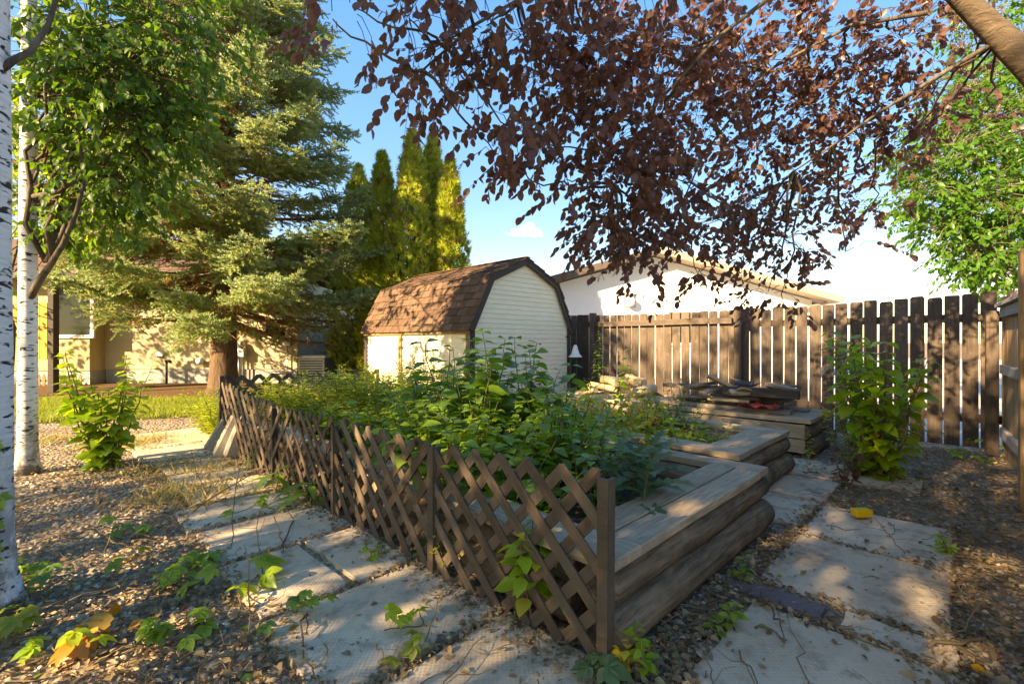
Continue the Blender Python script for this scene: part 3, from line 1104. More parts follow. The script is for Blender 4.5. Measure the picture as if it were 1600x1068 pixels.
m = MB(); m.box(-.09, .09, -.07, 0, -.05, .06); m.obj('hood', 'plastic_white', vt, bevel=.006)
m = MB(); m.box(-.07, .07, -.05, -.002, -.09, -.052); m.obj('louver', 'dark_metal', vt)
pp = thing('standpipe', 'black upright pipe beside the house footing', 'pipe', (-9.02, HY - .25, 0))
m = MB(); m.tube([(0, 0, 0), (0, 0, .30), (0, 0, .62)], .028, 8); m.obj('riser', 'dark_metal', pp, True)
m = MB(); m.tube([(-.03, 0, .6), (.09, 0, .6), (.12, 0, .57)], .035, 8); m.obj('cap', 'dark_metal', pp, True)
dv = thing('dryer_vent', 'white round exhaust vent low on the beige wall', 'vent', (-8.25, HY, .6))
m = MB(); m.tube([(0, 0, 0), (0, -.1, 0), (0, -.16, -.03)], [.09, .09, .08], 12); m.obj('duct', 'plastic_white', dv, True)
m = MB(); m.tube([(.1, -.02, .02), (.22, -.06, .02), (.3, -.06, .0)], [.05, .06, .045], 10); m.obj('elbow', 'fascia_tan', dv, True)
gm = thing('gas_meter', 'grey gas meter on a pipe beside the small window', 'meter', (-7.15, HY - .14, 0))
m = MB(); m.tube([(.06, 0, 0), (.06, 0, .66), (.05, 0, .72)], .022, 8); m.tube([(-.05, 0, .05), (-.05, 0, .7)], .018, 8); m.obj('pipe', 'metal_grey', gm, True)
m = MB(); m.box(-.13, .13, -.08, .08, .70, .94); m.tube([(0, 0, .94), (0, 0, 1.03), (0, 0, 1.12)], [.07, .08, .05], 10); m.obj('body', 'metal_grey', gm, bevel=.012)
em = thing('electric_box', 'small grey electrical box with conduit at the wall corner', 'box', (-5.95, HY - .07, .95))
m = MB(); m.box(-.10, .10, -.06, .06, .05, .32); m.obj('box', 'metal_grey', em, bevel=.006)
m = MB(); m.tube([(0, 0, .05), (0, 0, -.55), (-.03, 0, -.62), (-.5, 0, -.64)], .016, 8); m.obj('conduit', 'metal_grey', em, True)
ac = thing('air_conditioner', 'grey outdoor air conditioner unit beside the house corner', 'air conditioner', (-4.95, 11.9, 0))
m = MB(); m.box(-.33, .33, -.33, .33, .06, .70); m.obj('cabinet', 'metal_grey', ac, bevel=.02)
m = MB(); m.box(-.35, .35, -.35, .35, .70, .76); m.obj('top', 'plastic_white', ac, bevel=.012)
for k in range(9):
    m = MB(); m.box(-.28, .28, -.345, -.333, .12 + k * .062, .145 + k * .062); m.obj('louver', 'dark_metal', ac)
m = MB(); m.box(-.4, .4, -.4, .4, 0, .06); m.obj('pad', 'concrete', ac, bevel=.01)
# lit wood panel and dark post left of the bay
wp = thing('wood_screen', 'sunlit orange wood plank screen beside the birch', 'screen', (-10.55, 10.2, 0))
for k in range(5):
    m = MB(); m.box(-.33 + k * .16, -.18 + k * .16, -.02, .02, .72, 1.95); m.obj('plank', 'sunlit_wood_orange', wp, bevel=.004)
for z in (.9, 1.7):
    m = MB(); m.box(-.33, .48, .021, .06, z, z + .08); m.obj('rail', 'trim_tan', wp)
m = MB(); m.box(.5, .64, -.06, .08, 0, 2.6); m.obj('post', 'trim_dark', wp, bevel=.01)
pf = thing('picket_edging', 'low brown picket edging at the foot of the bay wall', 'edging', (-11.9, 11.75, 0))
for k in range(9):
    m = MB(); m.prism([(0, 0), (.075, 0), (.075, .24), (.037, .29), (0, .24)], 0, .016); m.obj('picket', 'trim_tan', pf, loc=(k * .13, 0, 0))
m = MB(); m.box(-.02, 1.16, .017, .03, .1, .15); m.obj('rail', 'trim_tan', pf)

# ------------------------------------------------------------------ trees
def wander(p0, p1, n=8, amp=.05, sag=0.0):
    t_ = np.linspace(0, 1, n)
    pts = np.asarray(p0) + (np.asarray(p1) - np.asarray(p0)) * t_[:, None]
    L = np.linalg.norm(np.asarray(p1) - np.asarray(p0))
    w = np.cumsum(rng.normal(size=(n, 3)), 0) * amp * L / n
    w -= w[0]
    w -= t_[:, None] * w[-1]
    pts = pts + w
    pts[:, 2] += sag * L * 4 * t_ * (1 - t_)
    return pts

def spruce():
    base = np.array([-6.15, 10.0, 0])
    Ht = 12.5
    tr = thing('spruce_tree', 'tall blue green spruce with brown inner twigs in front of the house', 'tree', base)
    m = MB()
    zs = np.array([0, .15, .5, 1.2, 2.5, 4.5, 7, 9.5, 12.4])
    m.tube([(0.012 * z, 0, z) for z in zs], [.36, .30, .265, .24, .215, .17, .115, .06, .012], 14)
    m.obj('trunk', 'bark_spruce', tr, True)
    wd = MB()
    pos, dirs, nrms, size, brown = [], [], [], [], []
    bpos, bdir = [], []
    z = 1.72
    k = 0
    while z < Ht - .25:
        L0 = 4.0 * (1 - z / Ht) ** .8 + .15
        nb_ = 6 if z < 9 else 5
        for j in range(nb_):
            k += 1
            a = k * 2.399 + rng.normal(0, .2)
            L = L0 * rng.uniform(.72, 1.12)
            if z < 3.6 and math.cos(a) < -.35: L = min(L, 2.7 * rng.uniform(.8, 1.05))
            zz = z + rng.uniform(-.2, .2)
            d = np.array([math.cos(a), math.sin(a), 0])
            el = np.interp(z, [1, 3, 7, 12], [-.03, .05, .25, .6]) + rng.normal(0, .08)
            p0 = np.array([0, 0, zz])
            p2 = p0 + d * L + np.array([0, 0, L * el * .75])
            p1 = p0 + d * L * .55 + np.array([0, 0, L * (el - .14)])
            path = bez(p0, p1, p2, 9)
            wd.tube(path, np.linspace(.028 + .006 * L, .005, 9), 4, False)
            tan = unit(np.gradient(path, axis=0))
            n_t = max(6, int(L / .072))
            for q in range(n_t):
                f_ = .16 + .84 * (q + rng.random()) / n_t
                i = f_ * 8
                i0 = min(7, int(i))
                p = path[i0] + (path[i0 + 1] - path[i0]) * (i - i0)
                tg = tan[i0]
                sd_ = np.cross(tg, [0, 0, 1.0]) * (1 if q % 2 else -1)
                tl = (1 - f_) * .62 * min(1, L / 2) + .20
                tl *= rng.uniform(.7, 1.25)
                dd = unit(tg * .75 + sd_ * .8 + np.array([0, 0, rng.normal(-.12, .30)]))
                end = p + dd * tl + np.array([0, 0, -.10 * tl])
                live = f_ > .42 or rng.random() < .12
                if z < 2.2 and f_ < .55: live = rng.random() < .25
                if not live:
                    if rng.random() < .8:
                        wd.tube([p, (p + end) / 2 + rng.normal(0, .02, 3), end + [0, 0, -.08]], [.006, .005, .003], 3, False)
                        for _ in range(3):
                            bpos.append(p + (end - p) * rng.random()); bdir.append(dd + rng.normal(0, .5, 3) + [0, 0, -.4])
                    continue
                wd.tube([p, end], [.006, .003], 3, False)
                ns = max(4, int(tl / .046))
                for s_ in range(ns):
                    g = (s_ + .6) / ns
                    c = p + (end - p) * g
                    s2 = np.cross(dd, [0, 0, 1.0]) * (1 if s_ % 2 else -1)
                    sdir = dd * .8 + s2 * (.75 if g < .95 else .1) + np.array([0, 0, rng.normal(-.05, .36)])
                    pos.append(c); dirs.append(sdir); size.append(rng.uniform(.15, .25)); nrms.append([rng.normal(0, .2), rng.normal(0, .2), 1])
                    brown.append(rng.random() < np.interp(f_, [.3, .6, .85], [.4, .14, .02]))
        z += .19 + .006 * z
    wd.obj('branches', 'twig_spruce', tr, False)['kind'] = 'stuff'
    pos, dirs, size, nrms, brown = map(np.array, (pos, dirs, size, nrms, brown))
    Rm = frames(dirs, nrms)
    # shoots far behind the trunk count for little: thin them out
    keep = (pos[:, 1] < .6) | (rng.random(len(pos)) < .42)
    g = keep & ~brown
    me = scatter_mesh('crown', SHOOT, pos[g], Rm[g], size[g], 'needle', smooth=False)
    link('crown', me, tr)['kind'] = 'stuff'
    b1 = keep & brown
    P_ = np.vstack([pos[b1], np.array(bpos)])
    D_ = np.vstack([dirs[b1], np.array(bdir)])
    me = scatter_mesh('dry_twigs', SHOOT, P_, frames(D_, np.tile([0, 0, 1.0], (len(D_), 1)) + rng.normal(0, .2, (len(D_), 3))), rng.uniform(.08, .16, len(P_)), 'needle_brown', smooth=False)
    link('dry_twigs', me, tr)['kind'] = 'stuff'
    print('spruce shoots', len(pos))
spruce()

def cedar(px, Y, top_py, wpx, lab, n=6200):
    b = P(px, 534, Y)
    h = EYE + (534 - top_py) / F * Y
    r0 = wpx / 2 / F * Y
    tr = thing('cedar_tree', lab, 'tree', (b[0], b[1], 0), group='columnar cedars behind the shed')
    m = MB(); m.tube([(0, 0, 0), (0, 0, h * .5), (0, 0, h * .95)], [.12, .07, .01], 8); m.obj('trunk', 'bark_brown', tr, True)
    z = h * rng.random(n) ** .9
    a = rng.random(n) * 2 * np.pi
    ph = rng.random(4) * 6.28
    prof = np.interp(z / h, [0, .1, .35, .6, .8, .93, 1], [.8, .95, 1.0, .86, .55, .24, .02])
    lump = 1 + .07 * np.sin(a * 7 + ph[3] + z * 3.3) * np.sin(z * 6.5 + ph[0]) + .10 * np.sin(a * 3 + ph[0] + z * 2.1) + .08 * np.sin(a * 5 + ph[1] - z * 5.3) + .07 * np.sin(z * 9 + ph[2] + a * 2)
    rr_ = r0 * prof * lump * np.where(rng.random(n) < .25, rng.uniform(.55, .9, n), rng.uniform(.88, 1.06, n))
    pos = np.stack([np.cos(a) * rr_, np.sin(a) * rr_, z - .1], 1)
    out = np.stack([np.cos(a), np.sin(a), np.zeros(n)], 1)
    d = out * rng.uniform(.25, .8, (n, 1)) + np.array([0, 0, 1.0]) + rng.normal(0, .28, (n, 3))
    nr = out + rng.normal(0, .55, (n, 3))
    br = (rng.random(n) < .12)
    me = scatter_mesh('crown', SPRAY, pos, frames(d, nr), rng.uniform(.11, .23, n), ['cedar_spray', 'cedar_brown'], br.astype(int))
    link('crown', me, tr)['kind'] = 'stuff'
cedar(597, 11.2, 238, 62, 'columnar yellow green cedar closest to the spruce')
cedar(644, 10.8, 203, 72, 'tallest columnar cedar with a broad pointed top behind the shed')
cedar(676, 11.6, 210, 66, 'columnar cedar just lower than the tallest one, behind the shed ridge')
cedar(703, 10.9, 246, 54, 'shortest columnar cedar, its side in shade, at the open end of the row')
cedar(560, 12.6, 258, 80, 'wide cedar half hidden behind the spruce branches', 4000)

def birch(name_label, base, r, top, lean, px_r=None):
    tr = thing('birch_tree', name_label, 'tree', base)
    n = 26
    zs = np.concatenate([np.linspace(0, .6, 8), np.linspace(.75, top, n - 8)])
    m = MB()
    rad = r * (1 - .5 * zs / top) * (1 + .55 * np.exp(-zs / .09)) * (1 + rng.normal(0, .012, n))
    m.tube([(lean[0] * z, lean[1] * z, z) for z in zs], rad, 24)
    m.obj('trunk', 'bark_birch', tr, True)
    return tr

def crown_leaves(tr, clusters, tpl, key, mat, per, size, droop=.5, n_obj=0, src=None, wood_mat='twig_brown', wr=.012, small=None, dirbias=(0, 0, 0), flat=.6, sag=-.05, minr=.003):
    """clusters: (centre, radii, n_twigs). Each twig carries leaves; branches run from src to each cluster."""
    base = np.array(tr.location)
    wd = MB()
    pos, dr, nm, sz = [], [], [], []
    for (c, rad, nt_) in clusters:
        c = np.asarray(c, float); rad = np.asarray(rad, float)
        if src is not None:
            s0 = src(c)
            path = wander(s0, c, 9, .25, sag)
            wd.tube(path - base, np.linspace(wr, minr * 1.6, 9), 5, False)
        for _ in range(nt_):
            o_ = rvec(1)[0] * rng.random() ** .38
            p = c + o_ * rad
            d = unit(o_ * .7 + rvec(1)[0] * .5 + np.array(dirbias) + np.array([0, 0, -droop * .4]))
            L = rng.uniform(.14, .32) * (size / .065) ** .5
            q = p + d * L
            if src is not None:
                wd.tube([c + o_ * rad * .25 - base, (p + c) / 2 + [0, 0, .02] - base, p - base, q - base], [minr * 1.4, minr * 1.2, minr, minr * .5], 3, False)
            k = max(3, int(per * rng.uniform(.7, 1.3)))
            sidev = unit(np.cross(d, [0, 0, 1.0]) + 1e-4)
            for i in range(k):
                f_ = (i + .5) / k
                lp = p + (q - p) * f_
                sgn = 1 if i % 2 else -1
                ld = d * (.35 + .5 * f_) + sidev * sgn * .8 * (1 - .5 * f_) + np.array([0, 0, -droop]) * rng.uniform(.4, 1.4) + rng.normal(0, .28, 3)
                pos.append(lp); dr.append(ld); sz.append(size * rng.uniform(.65, 1.25))
                nm.append(np.array([0, 0, 1.0]) * flat + rng.normal(0, .55, 3))
    if wd.v:
        wd.obj('branches', wood_mat, tr, True)['kind'] = 'stuff'
    pos, dr, nm, sz = map(np.array, (pos, dr, nm, sz))
    foliage(tr, key, tpl, mat, pos, frames(dr, nm), sz, n_obj, small)
    print(tr.name, 'leaves', len(pos))

# two birches on the left
b1 = birch('birch with thick white bark and black flecks beside the gravel', (-2.135, 1.86, 0), .115, 6.5, (.004, .0))
b2 = birch('slimmer cream birch with rough cracked base behind the thick birch', (-4.06, 3.93, 0), .066, 7.5, (.004, .0))
def lim(tr, pts, r0, r1, name='limb', mat='bark_brown', sides=8):
    m = MB()
    base = np.array(tr.location)
    pts = np.array(pts) - base
    m.tube(pts, np.linspace(r0, r1, len(pts)), sides)
    m.obj(name, mat, tr, True)
lim(b2, [P(42, 475, 3.92), P(60, 440, 3.9), P(78, 415, 3.85), P(98, 382, 3.8), P(120, 330, 3.8), P(135, 270, 3.8)], .030, .012)
lim(b2, [P(40, 310, 3.92), P(62, 305, 3.85), P(90, 300, 3.8), P(115, 285, 3.8), P(128, 250, 3.8), P(124, 220, 3.8), P(118, 200, 3.8)], .022, .008)
for tx, w in ((92, .03), (108, .022), (84, .02), (120, .018)):
    lim(b2, wander(P(74 + (tx - 90) * .3, 410, 3.95), P(tx + 10, 60, 4.0), 8, .25), w, w * .4)
lim(b1, [P(-14, 120, 1.86), P(20, 95, 1.9), P(48, 80, 1.95), P(75, 40, 2.0), P(100, -40, 2.0)], .016, .008)
def src2(c):
    z = min(max(c[2] - .8, 2.2), 6.0)
    return np.array([-4.06, 3.93, z])
cl = []
for (px, py, Y, r, n_) in ((140, 40, 4.0, .5, 26), (230, 30, 4.2, .55, 30), (300, 60, 4.4, .4, 22), (190, 110, 3.9, .45, 26), (260, 130, 4.2, .42, 24), (170, 190, 3.9, .4, 22),
                           (230, 220, 4.1, .36, 20), (280, 190, 4.4, .3, 16), (150, 270, 4.0, .32, 15), (205, 290, 4.1, .3, 15), (120, 330, 4.1, .25, 9), (180, 345, 4.1, .22, 9), (90, 80, 3.9, .4, 14), (110, 150, 3.9, .35, 12),
                           (330, 20, 4.6, .35, 14)):
    cl.append((P(px, py, Y), (r, r * 1.0, r * 1.0), int(n_ * 2.6)))
# crown above the frame (shades the yard)
for (x, y, z, r, n_) in ((-4.3, 4.6, 2.6, .36, 20), (-4.9, 4.2, 3.2, .5, 26), (-4.6, 5.4, 3.3, .55, 34), (-5.3, 6.0, 4.0, .7, 40), (-4.4, 4.9, 4.2, .6, 36), (-4.0, 3.6, 5.0, .9, 40), (-3.2, 4.4, 5.3, .8, 34), (-4.6, 4.6, 5.6, .9, 36), (-3.8, 3.8, 6.6, .8, 34), (-5.0, 3.2, 4.4, .8, 34), (-4.9, 2.9, 5.6, .7, 26)):
    cl.append(((x, y, z), (r, r, r * .8), n_))
crown_leaves(b2, cl, OVATE_S, 'ov_s', 'leaf_birch', 9, .075, .8, 180, src2, wr=.014, small=OVATE_S)
cl = []
for (x, y, z, r, n_) in ((-2.2, 1.2, 4.4, .8, 34), (-2.9, 2.0, 5.0, .9, 40), (-1.5, 1.6, 5.4, .8, 34), (-2.6, .6, 5.4, .9, 38), (-2.0, 2.2, 6.2, .8, 34), (-3.2, 1.0, 4.2, .7, 30)):
    cl.append(((x, y, z), (r, r, r * .8), n_))
crown_leaves(b1, cl, DIAMOND, 'dia', 'leaf_birch', 9, .075, .8, 0, lambda c: np.array([-2.05, 1.86, max(2.6, c[2] - 1)]), wr=.016)

# bright sunlit tree behind the birches
st = thing('young_maple', 'yellow green sunlit leafy tree with several thin stems beside the house bay', 'tree', (-10.1, 9.2, 0))
for k in range(3):
    lim(st, wander((-10.1 + k * .1, 9.2, 0), (-10.4 + k * .5, 9.0, 3.4), 8, .2), .045, .015, 'stem')
cl = []
for (px, py, Y, r, n_) in ((75, 240, 8.6, .7, 22), (110, 300, 8.7, .7, 26), (85, 350, 8.6, .55, 16), (140, 350, 8.8, .5, 14), (60, 180, 8.8, .8, 22), (120, 220, 9, .8, 22), (200, 330, 9.2, .7, 16), (180, 250, 9.3, .8, 16), (70, 100, 9, .9, 22), (150, 140, 9.4, .9, 20), (40, 330, 9.0, .8, 22), (0, 250, 9.5, 1.0, 26), (-60, 330, 9.5, 1.0, 26), (-80, 200, 10, 1.2, 30), (-30, 420, 10.0, .6, 14), (-140, 330, 9.6, 1.2, 34), (-200, 250, 9.8, 1.3, 36), (-240, 380, 9.4, 1.1, 30), (-160, 440, 9.2, .8, 18), (-100, 120, 10, 1.3, 36)):
    cl.append((P(px, py, Y), (r, r * .8, r * .8), int(n_ * 1.8)))
crown_leaves(st, cl, DIAMOND, 'dia', 'leaf_bright', 9, .12, .5, 0, lambda c: np.array([-10.0, 9.1, max(2.2, c[2] - 1.2)]), wr=.02)

# dark bush against the house bay behind the birches and creeping stems
# green tree beyond the right-hand fence corner
gt = thing('green_maple', 'bright green leafy tree beyond the fence corner', 'tree', (8.9, 7.0, 0))
lim(gt, [(8.9, 7.0, 0), (8.6, 7.0, 1.2), (8.2, 6.9, 2.2), (8.3, 7, 3.4), (8.6, 7, 5)], .13, .05, 'trunk', 'bark_smooth', 10)
lim(gt, [(8.6, 7.0, 1.0), P(1575, 455, 6.9), P(1545, 425, 6.8), P(1520, 380, 6.7)], .06, .02, 'limb', 'bark_smooth')
cl = []
for (px, py, Y, r, n_) in ((1440, 300, 6.8, .42, 20), (1480, 240, 6.9, .55, 30), (1530, 300, 6.8, .6, 36), (1480, 350, 6.8, .42, 22), (1530, 390, 6.7, .42, 24), (1570, 340, 6.6, .5, 30), (1590, 250, 6.8, .6, 30), (1540, 200, 7, .6, 30),
                           (1490, 180, 7.2, .45, 20), (1590, 150, 7, .6, 26), (1530, 120, 7.2, .5, 20), (1425, 250, 7.0, .3, 12), (1560, 420, 6.6, .3, 14), (1620, 380, 6.7, .5, 22), (1600, 60, 7.4, .7, 24), (1530, 30, 7.6, .6, 18), (1680, 250, 7, .9, 40), (1680, 60, 7.4, 1.0, 40), (1500, 425, 6.8, .2, 6)):
    cl.append((P(px, py, Y), (r, r * 1.2, r * .85), int(n_ * 4.2)))
crown_leaves(gt, cl, DIAMOND, 'dia', 'leaf_maple', 9, .095, .5, 0, lambda c: np.array([8.35, 6.95, max(1.8, min(5, c[2] - .8))]), wr=.022, wood_mat='bark_smooth')

# purple-leaved tree arching over the yard from the right
pt = thing('purple_leaf_tree', 'dark purple leaved tree arching over the beds from a smooth brown limb', 'tree', (3.75, 2.45, 0))
limb = [(3.75, 2.45, 0), (3.7, 2.45, .9), (3.35, 2.48, 1.9), P(1600, 92, 2.5), P(1545, 40, 2.48), P(1492, -12, 2.45), P(1380, -110, 2.4), P(1240, -200, 2.35)]
lim(pt, limb, .10, .024, 'trunk', 'bark_limb', 14)
br1 = [P(1562, 62, 2.5), P(1500, 98, 2.55), P(1440, 135, 2.6), P(1370, 178, 2.7), P(1300, 228, 2.8), P(1240, 268, 2.85)]
lim(pt, br1, .015, .004)
br2 = [P(1380, -105, 2.4), P(1250, -40, 2.3), P(1120, 60, 2.25), P(1000, 190, 2.3), P(960, 290, 2.35)]
lim(pt, br2, .014, .004)
br3 = [P(1240, -200, 2.35), P(1050, -120, 2.1), P(880, -40, 1.95), P(740, 40, 1.9), P(660, 110, 1.9)]
lim(pt, br3, .014, .004)
br4 = [P(1450, 20, 2.5), P(1330, 40, 2.7), P(1200, 110, 2.9), P(1100, 240, 3.0), P(1060, 330, 3.0)]
lim(pt, br4, .013, .004)
nodes = np.array([p for b_ in (br1, br2, br3, br4) for p in wander(b_[0], b_[0], 2, 0)] + [q for b_ in (br1, br2, br3, br4) for i in range(len(b_) - 1) for q in (b_[i], (np.array(b_[i]) + b_[i + 1]) / 2, b_[i + 1])])
def src3(c):
    d = np.linalg.norm(nodes - c, axis=1) + .6 * np.maximum(0, nodes[:, 2] * 0 + c[2] - nodes[:, 2])
    return nodes[np.argmin(d)]
cl = []
for (px, py, Y, rx, rz, n_) in ((520, 30, 1.9, .09, .12, 4), (550, 10, 1.95, .1, .08, 4), (640, 30, 1.9, .13, .12, 9), (655, 110, 1.9, .09, .13, 8), (700, 60, 1.95, .14, .14, 12), (745, 110, 2.0, .12, .12, 10),
                                (760, 40, 2.0, .16, .14, 13), (820, 60, 2.1, .17, .16, 16), (860, 130, 2.15, .16, .16, 16), (800, 200, 2.1, .11, .13, 10), (770, 235, 2.1, .07, .10, 6), (850, 220, 2.15, .13, .13, 11), (885, 280, 2.2, .05, .06, 2),
                                (820, 270, 2.1, .05, .07, 3), (920, 60, 2.2, .2, .2, 24), (940, 170, 2.25, .2, .2, 26), (1000, 80, 2.3, .22, .22, 30), (1010, 200, 2.3, .22, .2, 30), (960, 280, 2.3, .15, .18, 18), (930, 350, 2.35, .10, .12, 9),
                                (1000, 330, 2.4, .15, .17, 18), (1000, 410, 2.45, .12, .10, 10), (960, 415, 2.45, .09, .07, 5), (1060, 280, 2.5, .17, .17, 20), (1080, 380, 2.6, .16, .12, 14), (1090, 440, 2.65, .10, .07, 6), (1030, 470, 2.6, .03, .04, 2),
                                (1140, 360, 2.7, .17, .14, 16), (1160, 430, 2.75, .14, .09, 10), (1200, 470, 2.8, .09, .09, 7), (1225, 490, 2.8, .05, .06, 4), (1220, 390, 2.8, .15, .13, 13), (1180, 310, 2.8, .2, .15, 18), (1255, 410, 2.85, .07, .06, 4),
                                (1080, 60, 2.4, .24, .22, 32), (1090, 180, 2.5, .24, .2, 30), (1170, 100, 2.6, .24, .22, 30), (1180, 220, 2.7, .22, .18, 24), (1260, 60, 2.6, .24, .2, 30), (1260, 170, 2.7, .24, .2, 28), (1260, 290, 2.8, .2, .16, 17),
                                (1340, 100, 2.6, .24, .2, 28), (1340, 210, 2.8, .2, .16, 18), (1330, 310, 2.9, .13, .1, 8), (1360, 340, 2.9, .12, .07, 6), (1410, 60, 2.5, .22, .2, 24), (1420, 160, 2.6, .2, .17, 18), (1400, 240, 2.8, .12, .12, 7), (1335, 400, 2.9, .05, .05, 2),
                                (1490, 40, 2.3, .16, .14, 10), (1500, 130, 2.45, .16, .14, 11), (1570, 190, 2.6, .11, .12, 6), (1450, 200, 2.7, .1, .1, 5),
                                (1000, -60, 2.0, .5, .3, 40), (800, -70, 1.8, .45, .25, 30), (1250, -80, 2.2, .5, .3, 40), (1000, -200, 1.6, .6, .4, 36), (1300, -250, 1.6, .6, .4, 36), (700, -150, 1.4, .5, .3, 24), (1500, -120, 2.0, .5, .4, 30)):
    k_ = 1.0 if px < 900 else float(np.interp(px, [900, 1100], [1.0, 1.22]))
    if px > 1470 and py > 0: Y, n_ = 3.1, n_ * .45
    if py > 330: py -= 14
    cl.append((P(px, py, Y * k_), (rx * 1.05 * k_, .36, rz * k_), int(n_ * (1.2 if px < 900 else 2.1) * (.65 if py > 395 else .4 if py < -40 else 1))))
crown_leaves(pt, cl, OVAL, 'oval', 'leaf_purple', 11, .047, .5, 300, src3, wr=.008, flat=.25, dirbias=(-.25, 0, -.15), wood_mat='bark_brown', minr=.0016)

# trees on the far side of the lawn, seen only mirrored in the window
for (x, y, h, lab) in ((-21, -1, 7.5, 'leafy tree far across the lawn, mirrored in the house window'), (-24, 4, 8.0, 'second leafy tree across the lawn facing the bay window'), (-18, -5, 7.0, 'leafy tree at the corner of the far lawn')):
    tr = thing('lawn_tree', lab, 'tree', (x, y, 0))
    m = MB(); m.tube([(0, 0, 0), (.05, 0, h * .4), (0, .1, h * .85)], [.18, .12, .03], 8); m.obj('trunk', 'bark_brown', tr, True)
    cl = [(np.array([x, y, h * .52]) + rvec(1)[0] * np.array([1.8, 1.8, h * .3]), (1.2, 1.2, 1.1), 26) for k in range(12)]
    crown_leaves(tr, cl, DIAMOND, 'dia', 'leaf_birch', 8, .30, .5, 0, None)
# trees standing to the left, outside the frame, whose shade falls over the beds
for (x, y, h, r, n_, lab) in ((-5.6, -1.5, 6.6, 2.4, 660, 'broad leafy tree whose crown shades the slab path'), (-8.8, -3.0, 9.0, 2.2, 420, 'tall leafy tree behind the birches at the yard edge'),
                              (-4.2, -4.6, 6.8, 2.5, 1200, 'leafy tree shading the gravel beside the lattice')):
    tr = thing('shade_tree', lab, 'tree', (x, y, 0))
    m = MB(); m.tube([(0, 0, 0), (.05, 0, h * .4), (0, .1, h * .85)], [.16, .11, .03], 10); m.obj('trunk', 'bark_brown', tr, True)
    cl = []
    for k in range(14):
        o_ = rvec(1)[0]
        c = np.array([x, y, h * .64]) + o_ * np.array([r * .8, r * .8, h * .25])
        cl.append((c, (r * .42, r * .42, r * .34), n_ // 14))
    crown_leaves(tr, cl, DIAMOND, 'dia', 'leaf_birch', 10, .15, .5, 0, lambda c: np.array([x, y, h * .4]), wr=.03)

# ------------------------------------------------------------------ plants
SOILZ = BED_TOP - .13

def sapling(name, label, cat, base, top_z, mat, tpl=OVATE, key='ovate', leaf_len=.10, stems=1, spread=.12, node=.075, per=2, lower=.12,
            group=None, droop=.25, jit=.25, obj=True, stem_mat='stalk_green', sr=.004, lean=None, second=None, p2=0.0, up=.25, prof=None, hmin=.55):
    """leafy upright plant: every stem and (for big leaves) every leaf is a part"""
    base = np.asarray(base, float)
    t_ = thing(name, label, cat, base, 0, group)
    acc = {}
    for k in range(stems):
        a = rng.random() * 6.283
        off = np.array([math.cos(a), math.sin(a), 0]) * (spread * .25 if stems > 1 else 0)
        tip = base + np.array([math.cos(a), math.sin(a), 0]) * spread * rng.uniform(.4, 1.0) * (1 if stems > 1 else .4)
        h = (top_z - base[2]) * (1 if k == 0 else rng.uniform(hmin, 1.0))
        tip[2] = base[2] + h
        if lean is not None: tip[:2] += np.asarray(lean) * h
        path = wander(base + off * .4, tip, 9, .12, 0)
        m = MB(); m.tube(path - base, np.linspace(sr * (1 + h), sr * .5, 9), 5, False)
        m.obj('stem', stem_mat, t_, True)
        n = max(3, int(h / node))
        rot = rng.random() * 6.283
        for i in range(n + 1):
            f_ = lower + (1 - lower) * i / n
            x = f_ * 8
            i0 = min(7, int(x))
            p = path[i0] + (path[i0 + 1] - path[i0]) * (x - i0)
            rot += 1.57 if per == 2 else 2.4
            sc = (np.interp(f_, [0, .25, .75, 1], [.75, 1.0, .9, .5]) if prof is None else np.interp(f_, *prof))
            for q in range(per):
                if rng.random() < .08: continue
                b = rot + q * 6.283 / per + rng.normal(0, jit)
                d = np.array([math.cos(b), math.sin(b), up * (1.6 if f_ > .93 else 1) - droop * rng.random()])
                dn = np.array([0, 0, 1.0]) + np.array([math.cos(b), math.sin(b), 0]) * .25 + rng.normal(0, .25, 3)
                s_ = leaf_len * sc * rng.uniform(.75, 1.2)
                mt = second if (second and rng.random() < p2) else mat
                acc.setdefault(mt, []).append((p + unit(d) * s_ * .12, d, dn, s_))
    for mt, L in acc.items():
        pos = np.array([x[0] for x in L]); d = np.array([x[1] for x in L]); nn = np.array([x[2] for x in L]); s_ = np.array([x[3] for x in L])
        Rm = frames(d, nn)
        if obj:
            leaf_objects(t_, tpl_mesh(key, tpl, mt), pos, Rm, s_)
        else:
            me = scatter_mesh('foliage', tpl, pos - base, Rm, s_, mt)
            link('foliage', me, t_)['kind'] = 'stuff'
    return t_

def at(px, Y, z=SOILZ):
    return np.array([(px - 800) / F * Y, Y, z])

def topz(py, Y):
    return EYE + (534 - py) / F * Y

# tall saplings in the lattice bed
tall = [(790, 3.2, 522, 'tallest dark green sapling in front of the shed siding'), (702, 3.5, 528, 'dark leafy sapling standing before the shed corner trim'),
        (848, 3.25, 562, 'dark leafy sapling before the far half of the shed siding'), (642, 3.8, 592, 'dark leafy sapling before the shed door jamb'),
        (742, 3.1, 575, 'bushy dark sapling between the two taller ones at the shed corner'), (815, 3.5, 545, 'slender dark sapling beside the tallest one before the siding'), (762, 3.6, 548, 'dark sapling with broad leaves just past the shed corner'), (880, 3.5, 585, 'short dark sapling before the far corner of the shed')]
for px, Y, tp_, lab in tall:
    sapling('sapling', lab, 'sapling', at(px, Y), topz(tp_ - (18 if px != 790 else 4), Y), 'leaf_dark', HEART if px != 702 else OVATE, 'heart' if px != 702 else 'ovate', .17, 2 if px in (790, 848, 815, 880) else 4, .24, .075, 2, .1, droop=.5, hmin=.7, sr=.0045, up=.3)
